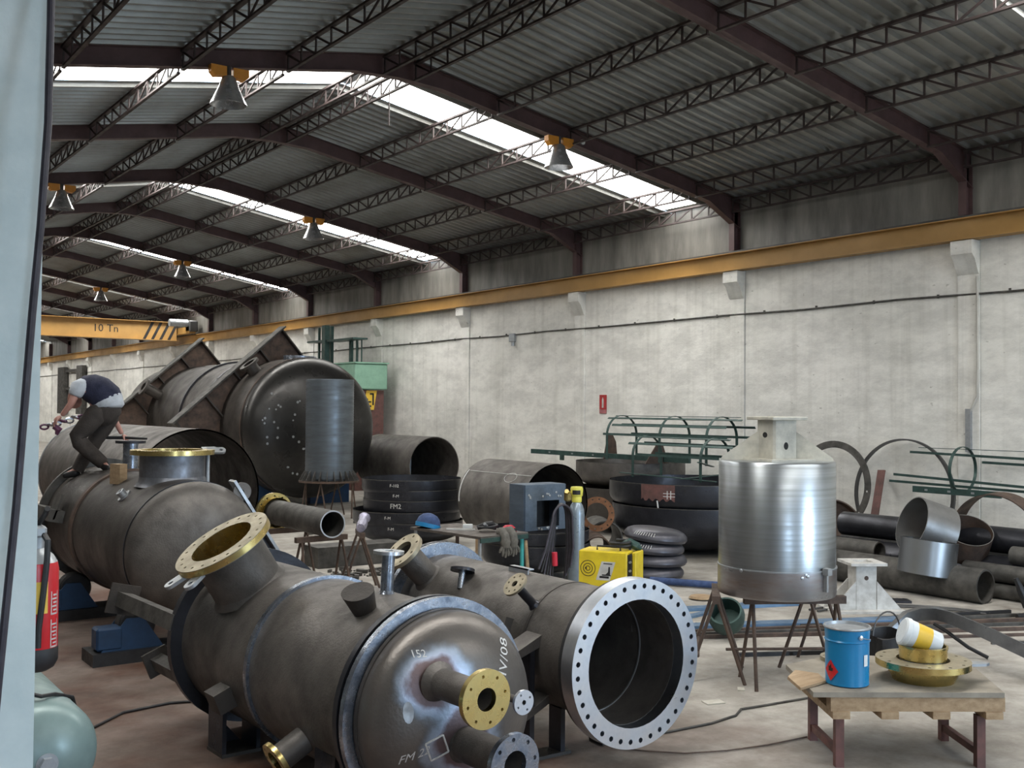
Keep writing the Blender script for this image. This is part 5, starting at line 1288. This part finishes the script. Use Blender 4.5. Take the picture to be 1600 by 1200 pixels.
b = MB(); fl = [(-.018, -.02), (.018, -.02), (.022, .005), (.008, .0), (.006, .035), (-.008, .012), (-.02, .018)]
b.add([can(-.122 + x, .675 + y, .005) for x, y in fl], [tuple(range(7))]); mk('flame_symbol', b, m_rubber, hz, True, smooth=0)
b = MB(); b.add([can(.125, .70), can(.165, .70), can(.165, .78), can(.125, .78)], [(0, 1, 2, 3)]); mk('paper_label', b, m_tubw, BK, True, smooth=0)
a = vd_ + .62; b = MB(); b.lathe([(0, .014), (.016, .010), (.018, 0)], fr((cx + .155 * math.cos(a), cy + .155 * math.sin(a), .905), (math.cos(a), math.sin(a), 0)), 14); mk('handle_lug', b, m_bright, BK, True)
b = MB(); b.tube([(cx + .16 * math.cos(vd_ + .62 + t), cy + .16 * math.sin(vd_ + .62 + t), .905 - .04 * math.sin(t)) for t in [pi * i / 12 for i in range(13)]], .003, 5); mk('wire_handle', b, m_galv, BK, True)
fx, fy = 6.98, 4.56
BF = thing('brass_flange', 'large brass coloured weld neck flange lying on the bench beside the can', 'flange', (fx, fy, .55))
b = MB(); b.lathe([(.20, .55), (.215, .55), (.262, .655), (.262, .66), (.18, .66)], fr((fx, fy, 0), (0, 0, 1)), 56); mk('hub', b, m_zinc, BF, True)
b = MB(); flange(b, fr((fx, fy, .655), (0, 0, 1)), .33, .185, .045, 12, .29, .013, 64, .2); mk('plate', b, m_zincdull, BF, True)
b = MB(); b.lathe([(.3305, .655), (.3305, .699)], fr((fx, fy, 0), (0, 0, 1)), 64); mk('plate_edge', b, m_zinc, BF, True)
BR = thing('brass_collar', 'narrow brass coloured collar ring standing inside the large flange', 'ring', (fx, fy, .56))
b = MB(); b.lathe([(.162, .70), (.165, .70), (.167, .775), (.172, .785), (.172, .80), (.158, .80), (.158, .70)], fr((fx, fy, 0), (0, 0, 1)), 48, loop=True); mk('upper_ring', b, m_zinc, BR, True)
b = MB(); b.lathe([(.150, .56), (.160, .56), (.160, .70), (.150, .70)], fr((fx, fy, 0), (0, 0, 1)), 48, loop=True); mk('lower_ring', b, m_bright, BR, True)
TU = thing('plastic_tub', 'white plastic tub with yellow label lying tilted in the collar', 'tub', (fx, fy, .74))
d = Vector((.62, -.52, -.30)); T = fr((fx - .115, fy + .10, .90), d)
b = MB(); b.lathe([(0, 0), (.09, 0), (.104, .01), (.106, .04), (.100, .045), (.098, .09)], T, 36); mk('lid', b, m_tubw, TU, True)
b = MB(); b.lathe([(.0975, .085), (.0915, .20)], T, 36); mk('label', b, m_ylabel, TU, True)
b = MB(); b.lathe([(.091, .195), (.086, .275), (.075, .285), (0, .285)], T, 36); mk('base', b, m_tubw, TU, True)
b = MB(); b.lathe([(0, 0), (.05, 0), (.055, .08), (.04, .10), (0, .10)], fr((fx + .09, fy + .06, .735), (.2, -.1, .9)), 20); single('blue_stopper', b, m_bluedk, 'small dark blue cap behind the white tub', 'cap', (fx + .09, fy + .06, .735))
for sx, lb in ((.30, 'brass coloured flange ear'),):
    b = MB(); b.prism([(0, -.06), (.12, -.03), (.15, 0), (.12, .03), (0, .06)], .655, .675, fr((fx + .27, fy - .19, 0), (0, 0, 1), (.75, -.66, 0))); mk('ear', b, m_galv, BF, True, smooth=0)
b = MB(); flange(b, fr((6.98, 5.26, .552), (0, 0, 1)), .17, .09, .03, 8, .14, .01, 40); single('plate_flange', b, m_zincdull, 'small dull brass flange lying behind the blue can', 'flange', (6.98, 5.26, .552))
MC = thing('blue_machine', 'dark blue machine case cut off by the right edge', 'machine', (7.95, 3.75, 0))
TM = fr((7.80, 3.76, 0), (0, 0, 1), (.85, -.52, 0))
b = MB(); b.box((.1, .1, .40), (.62, .5, .74), TM, bev=.04); mk('case', b, m_mblue, MC, True)
b = MB(); b.box((.1, .1, .80), (.50, .36, .06), TM, bev=.03); mk('lid', b, m_mblue, MC, True)
b = MB(); b.tube([TM @ Vector(q) for q in ((-.22, -.05, .58), (-.29, -.08, .62), (-.32, -.1, .56), (-.33, -.1, .48))], .01, 8); mk('lead', b, m_rubber, MC, True)
for x in (-.1, .3):
    b = MB(); b.box((x, .1, .02), (.08, .45, .05), TM); mk('skid', b, m_black, MC, True, smooth=0)

# ================================================================== cables, paper and offcuts on the floor
cabs = [([(5.60, 6.02, .01), (5.82, 5.99, .01), (6.25, 5.96, .01), (6.58, 6.0, .01), (6.75, 6.10, .01), (6.97, 6.07, .01), (7.6, 6.0, .01), (8.3, 6.2, .01)], .010, m_pipe, 'pale cable winding over the floor beside the bolted flange'),
        ([(5.20, 5.95, .01), (5.35, 5.75, .01), (5.55, 5.55, .01), (5.85, 5.42, .01), (6.2, 5.34, .01), (6.6, 5.30, .01)], .006, m_rust, 'thin dark cable on the floor below the bolted flange')]
for P, r, m_, lb in cabs:
    b = MB(); b.tube(P, r, 8); single('floor_cable', b, m_, lb, 'cable', P[len(P) // 2][:2] + (0,))
b = MB(); b.box((0, 0, .006), (.17, .11, .008), fr((6.73, 6.39, 0), (0, 0, 1), (.9, -.3, 0))); single('paper_scrap', b, m_paper, 'pale paper scrap on the floor right of the bolted flange', 'paper', (6.73, 6.39, 0), smooth=0)
b = MB(); b.box((0, 0, .006), (.10, .06, .008), fr((7.25, 6.55, 0), (0, 0, 1), (.7, .7, 0))); single('paper_scrap', b, m_paper, 'small pale scrap on the floor beside the front trestle foot', 'paper', (7.25, 6.55, 0), smooth=0)
rng = random.Random(11)
b = MB()
for i in range(150):
    x, y = (rng.gauss(7.2, .45), rng.gauss(14.2, .25)) if i < 80 else (rng.gauss(9.4, .5), rng.gauss(20.6, .7))
    s = rng.uniform(.02, .07); b.box((0, 0, s * .4), (s * 1.8, s, s * .8), Matrix.Translation((x, y, 0)) @ Matrix.Rotation(rng.uniform(0, 3), 4, 'Z'))
sw = mk('swarf', b, m_pipe, smooth=0); sw['kind'] = 'stuff'; tag(sw, 'scattered steel offcuts and swarf on the floor behind the vessels', 'offcuts')
b = MB(); b.lathe([(0, .0), (.17, .02), (.15, .045), (0, .05)], fr((10.25, 9.95, 0), (0, 0, 1)), 24); single('wooden_disc', b, m_wood, 'round wooden disc on the floor behind the bolted flange', 'disc', (10.25, 9.95, 0))
b = MB(); b.pipe((10.5, 11.2, .06), (11.0, 10.35, .06), .05, seg=16); b2 = MB(); b2.pipe((11.0, 10.35, .06), (11.02, 10.31, .06), .052, seg=16)
RP = thing('capped_tube', 'dark tube with red end cap on the floor left of the drum', 'tube', (10.75, 10.8, 0)); mk('tube', b, m_bluedk, RP, True); mk('end_cap', b2, m_redp, RP, True)
b = MB(); b.lathe([(.0, 0), (.18, .0), (.20, .10), (.18, .2), (.16, .2), (.17, .1), (.15, .02), (0, .02)], fr((8.75, 8.10, .18), (-.5, -.3, .6)), 28); single('teal_bowl', b, m_dgreen, 'dark teal bowl half hidden behind the left of the drum', 'bowl', (8.75, 8.10, 0))

# wooden block propped beside the manway flange
b = MB(); b.box((0, 0, .10), (.10, .16, .22), fr((3.30, 12.0, 1.645), (0, 0, 1), (.9, .4, 0))); single('wooden_block', b, m_wood, 'wooden block standing on the vessel beside the brass manway flange', 'block', (3.30, 12.0, 1.645), smooth=0)

# ================================================================== the man
def skin(name, pts, edges, radii, mat, parent, sub=2):
    me = bpy.data.meshes.new(name); o_ = ORG[parent.name]
    me.from_pydata([tuple(Vector(p) - o_) for p in pts], edges, [])
    ob = bpy.data.objects.new(name, me); col.objects.link(ob)
    md = ob.modifiers.new('s', 'SKIN'); md.use_smooth_shade = True
    sv = me.skin_vertices[0].data if me.skin_vertices else None
    if sv is None:
        bpy.context.view_layer.objects.active = ob
    for i, r in enumerate(radii):
        me.skin_vertices[0].data[i].radius = (r, r) if not isinstance(r, tuple) else r
        me.skin_vertices[0].data[i].use_root = (i == 0)
    ss = ob.modifiers.new('d', 'SUBSURF'); ss.levels = sub; ss.render_levels = sub
    bpy.context.view_layer.update()
    new = bpy.data.meshes.new_from_object(ob.evaluated_get(bpy.context.evaluated_depsgraph_get()))
    new.materials.clear(); new.materials.append(mat); new.name = name
    for p in new.polygons: p.use_smooth = True
    bpy.data.objects.remove(ob)
    q = bpy.data.objects.new(name, new); col.objects.link(q); q.parent = parent; ORG[q.name] = ORG[parent.name]
    return q
MN = thing('person', 'man in navy vest and brown trousers bending down on top of the vessel', 'person', (3.40, 13.45, 1.70))
# u: towards image right, w: away from the viewer (both horizontal)
U = Vector((.8125, -.583, 0)); W = Vector((.30, .95, 0)).normalized()
O = Vector((3.42, 13.43, 0))
def mp(u, w, z): return O + U * u + W * w + Vector((0, 0, z))
pel, hipA, hipB = mp(.10, .02, 2.47), mp(.03, -.09, 2.42), mp(.17, .10, 2.43)
kneeA, ankA, toeA = mp(-.22, -.12, 2.12), mp(.09, -.08, 1.80), mp(.17, -.13, 1.735)
kneeB, ankB, toeB = mp(-.01, .15, 2.08), mp(-.23, .13, 1.70), mp(-.38, .10, 1.64)
waist, chest, neck = mp(.05, .02, 2.62), mp(-.10, .02, 2.74), mp(-.24, .05, 2.70)
shA, shB = mp(-.21, -.15, 2.71), mp(-.17, .20, 2.68)
elA, wrA = mp(-.30, -.20, 2.50), mp(-.41, -.16, 2.365)
elB, wrB = mp(.16, .26, 2.42), mp(.31, .20, 2.14)
head0, head1, head2 = mp(-.29, .10, 2.62), mp(-.28, .16, 2.545), mp(-.27, .22, 2.47)
pts = [pel, waist, chest, neck, head0, head1, head2, hipA, kneeA, ankA, toeA, hipB, kneeB, ankB, toeB, shA, elA, wrA, shB, elB, wrB]
edg = [(0, 1), (1, 2), (2, 3), (3, 4), (4, 5), (5, 6), (0, 7), (7, 8), (8, 9), (9, 10), (0, 11), (11, 12), (12, 13), (13, 14), (2, 15), (15, 16), (16, 17), (2, 18), (18, 19), (19, 20)]
rad = [.13, .12, .13, .055, .07, .095, .075, .085, .06, .042, .03, .085, .06, .042, .03, .06, .042, .03, .06, .042, .03]
body = skin('body', pts, edg, rad, m_skin, MN)
def cloth(name, tubes, mat):
    b = MB()
    for P, Rr in tubes: b.tube(P, Rr, 16)
    o_ = mk(name, b, mat, MN, True, smooth=80)
    return o_
cloth('trousers', [([mp(.15, .03, 2.57), mp(.14, .03, 2.54), mp(.12, .03, 2.46), mp(.08, .02, 2.37), mp(.05, .02, 2.28), mp(.03, .02, 2.25)], [.10, .155, .18, .165, .10, .03]),
    ([mp(.07, -.05, 2.47), mp(.0, -.08, 2.38), mp(-.13, -.11, 2.22), kneeA, mp(-.19, -.12, 2.05), mp(-.05, -.10, 1.92), ankA, ankA + (toeA - ankA) * .35], [.10, .13, .11, .095, .095, .088, .078, .05]),
    ([mp(.17, .08, 2.47), mp(.14, .11, 2.36), mp(.06, .14, 2.2), kneeB, mp(-.07, .15, 1.97), mp(-.16, .14, 1.83), ankB], [.10, .13, .11, .092, .09, .082, .075])], m_trouser)
cloth('shirt', [([mp(.14, .03, 2.47), mp(.14, .03, 2.48), mp(.125, .03, 2.56), mp(.07, .03, 2.62)], [.16, .192, .19, .15]),
    ([mp(-.12, -.04, 2.71), mp(-.19, -.10, 2.715), shA, shA * .6 + elA * .4, shA * .5 + elA * .5], [.09, .105, .098, .082, .06]),
    ([mp(-.08, .12, 2.69), shB, shB * .6 + elB * .4], [.09, .09, .07])], m_shirt)
cloth('vest', [([mp(.125, .03, 2.545), mp(.12, .03, 2.55), mp(.10, .03, 2.60), mp(.03, .03, 2.665), mp(-.06, .03, 2.70), mp(-.14, .04, 2.705), mp(-.20, .05, 2.69), mp(-.23, .06, 2.67)], [.16, .195, .198, .192, .18, .155, .10, .04])], m_navy)
for an, toe in ((ankA, toeA), (ankB, toeB)):
    skin('shoe', [an + Vector((0, 0, -.03)) - (toe - an) * .25, an + (toe - an) * .4 + Vector((0, 0, -.02)), toe + (toe - an) * .2], [(0, 1), (1, 2)], [.05, .05, .036], m_rubber, MN)
def hand(wr, dirv, side, curl):
    dirv = Vector(dirv).normalized(); side = Vector(side); side = (side - dirv * side.dot(dirv)).normalized(); nrm = dirv.cross(side)
    P = [wr, wr + dirv * .045, wr + dirv * .085]; E_d = [(0, 1), (1, 2)]; Rr = [.026, .034, .034]
    for k, L_ in enumerate((.062, .075, .078, .07)):
        s = side * ((k - 1.5) * .021); i = len(P)
        P += [wr + dirv * .09 + s, wr + dirv * (.09 + L_ * .5) + s + nrm * curl * .02, wr + dirv * (.09 + L_ * .8) + s + nrm * curl * .055]
        E_d += [(2, i), (i, i + 1), (i + 1, i + 2)]; Rr += [.0105, .0100, .0085]
    i = len(P); P += [wr + dirv * .04 - side * .04, wr + dirv * .075 - side * .058 + nrm * curl * .02, wr + dirv * .10 - side * .05 + nrm * curl * .045]
    E_d += [(1, i), (i, i + 1), (i + 1, i + 2)]; Rr += [.012, .011, .009]
    return skin('hand', P, E_d, Rr, m_skin, MN, 1)
hand(wrA, U * -.7 + Vector((0, 0, -.55)), W, 1); hand(wrB, U * .5 + Vector((0, 0, -.5)), W, -1)
skin('hair', [head1 + W * -.01 + Vector((0, 0, .05)), head1 + Vector((0, 0, .035)) + W * .05, head2 + W * .04 + Vector((0, 0, .02))], [(0, 1), (1, 2)], [.075, .092, .07], m_hair, MN)
TL = thing('chain_hoist_tackle', 'metal chain and red shackle tackle in the man\'s left hand', 'tackle', mp(-.50, -.12, 2.18))
for i in range(7):
    p = mp(-.62 + i * .075, -.10 + .02 * math.sin(i * 2), 2.23 + .022 * i + .015 * math.sin(i * 3)); b = MB()
    T = fr(p, (.3, .2, 1) if i % 2 else (.2, 1, .1), U); b.tube([T @ Vector((.045 * math.cos(t), .028 * math.sin(t), 0)) for t in [2 * pi * k / 14 for k in range(14)]], .013, 6, closed=True); mk('link', b, m_bright if i % 3 else M('plum_plastic', (.14, .05, .10), .4), TL, True)
b = MB(); p = mp(-.50, -.12, 2.24); b.tube([p, p + Vector((.05, -.02, -.04)), p + Vector((.03, 0, -.10))], [.035, .045, .02], 10); mk('hook_block', b, M('plum_plastic', (.14, .05, .10), .4), TL, True)
b = MB(); p0_, p1_ = mp(-.20, -.08, 2.345), mp(.02, .04, 2.375); b.tube([p0_, p1_], .03, 12); mk('handle_bar', b, m_galv, TL, True)
b = MB(); P0 = mp(.20, .17, 2.10); b.tube([P0 - U * .12, P0 + U * .18, P0 + U * .42 + Vector((0, 0, -.01))], [.02, .02, .012], 10); single('grinder', b, m_rubber, 'black rod shaped grinder lying on the flange under the man\'s hand', 'tool', P0 - Vector((0, 0, .02)))
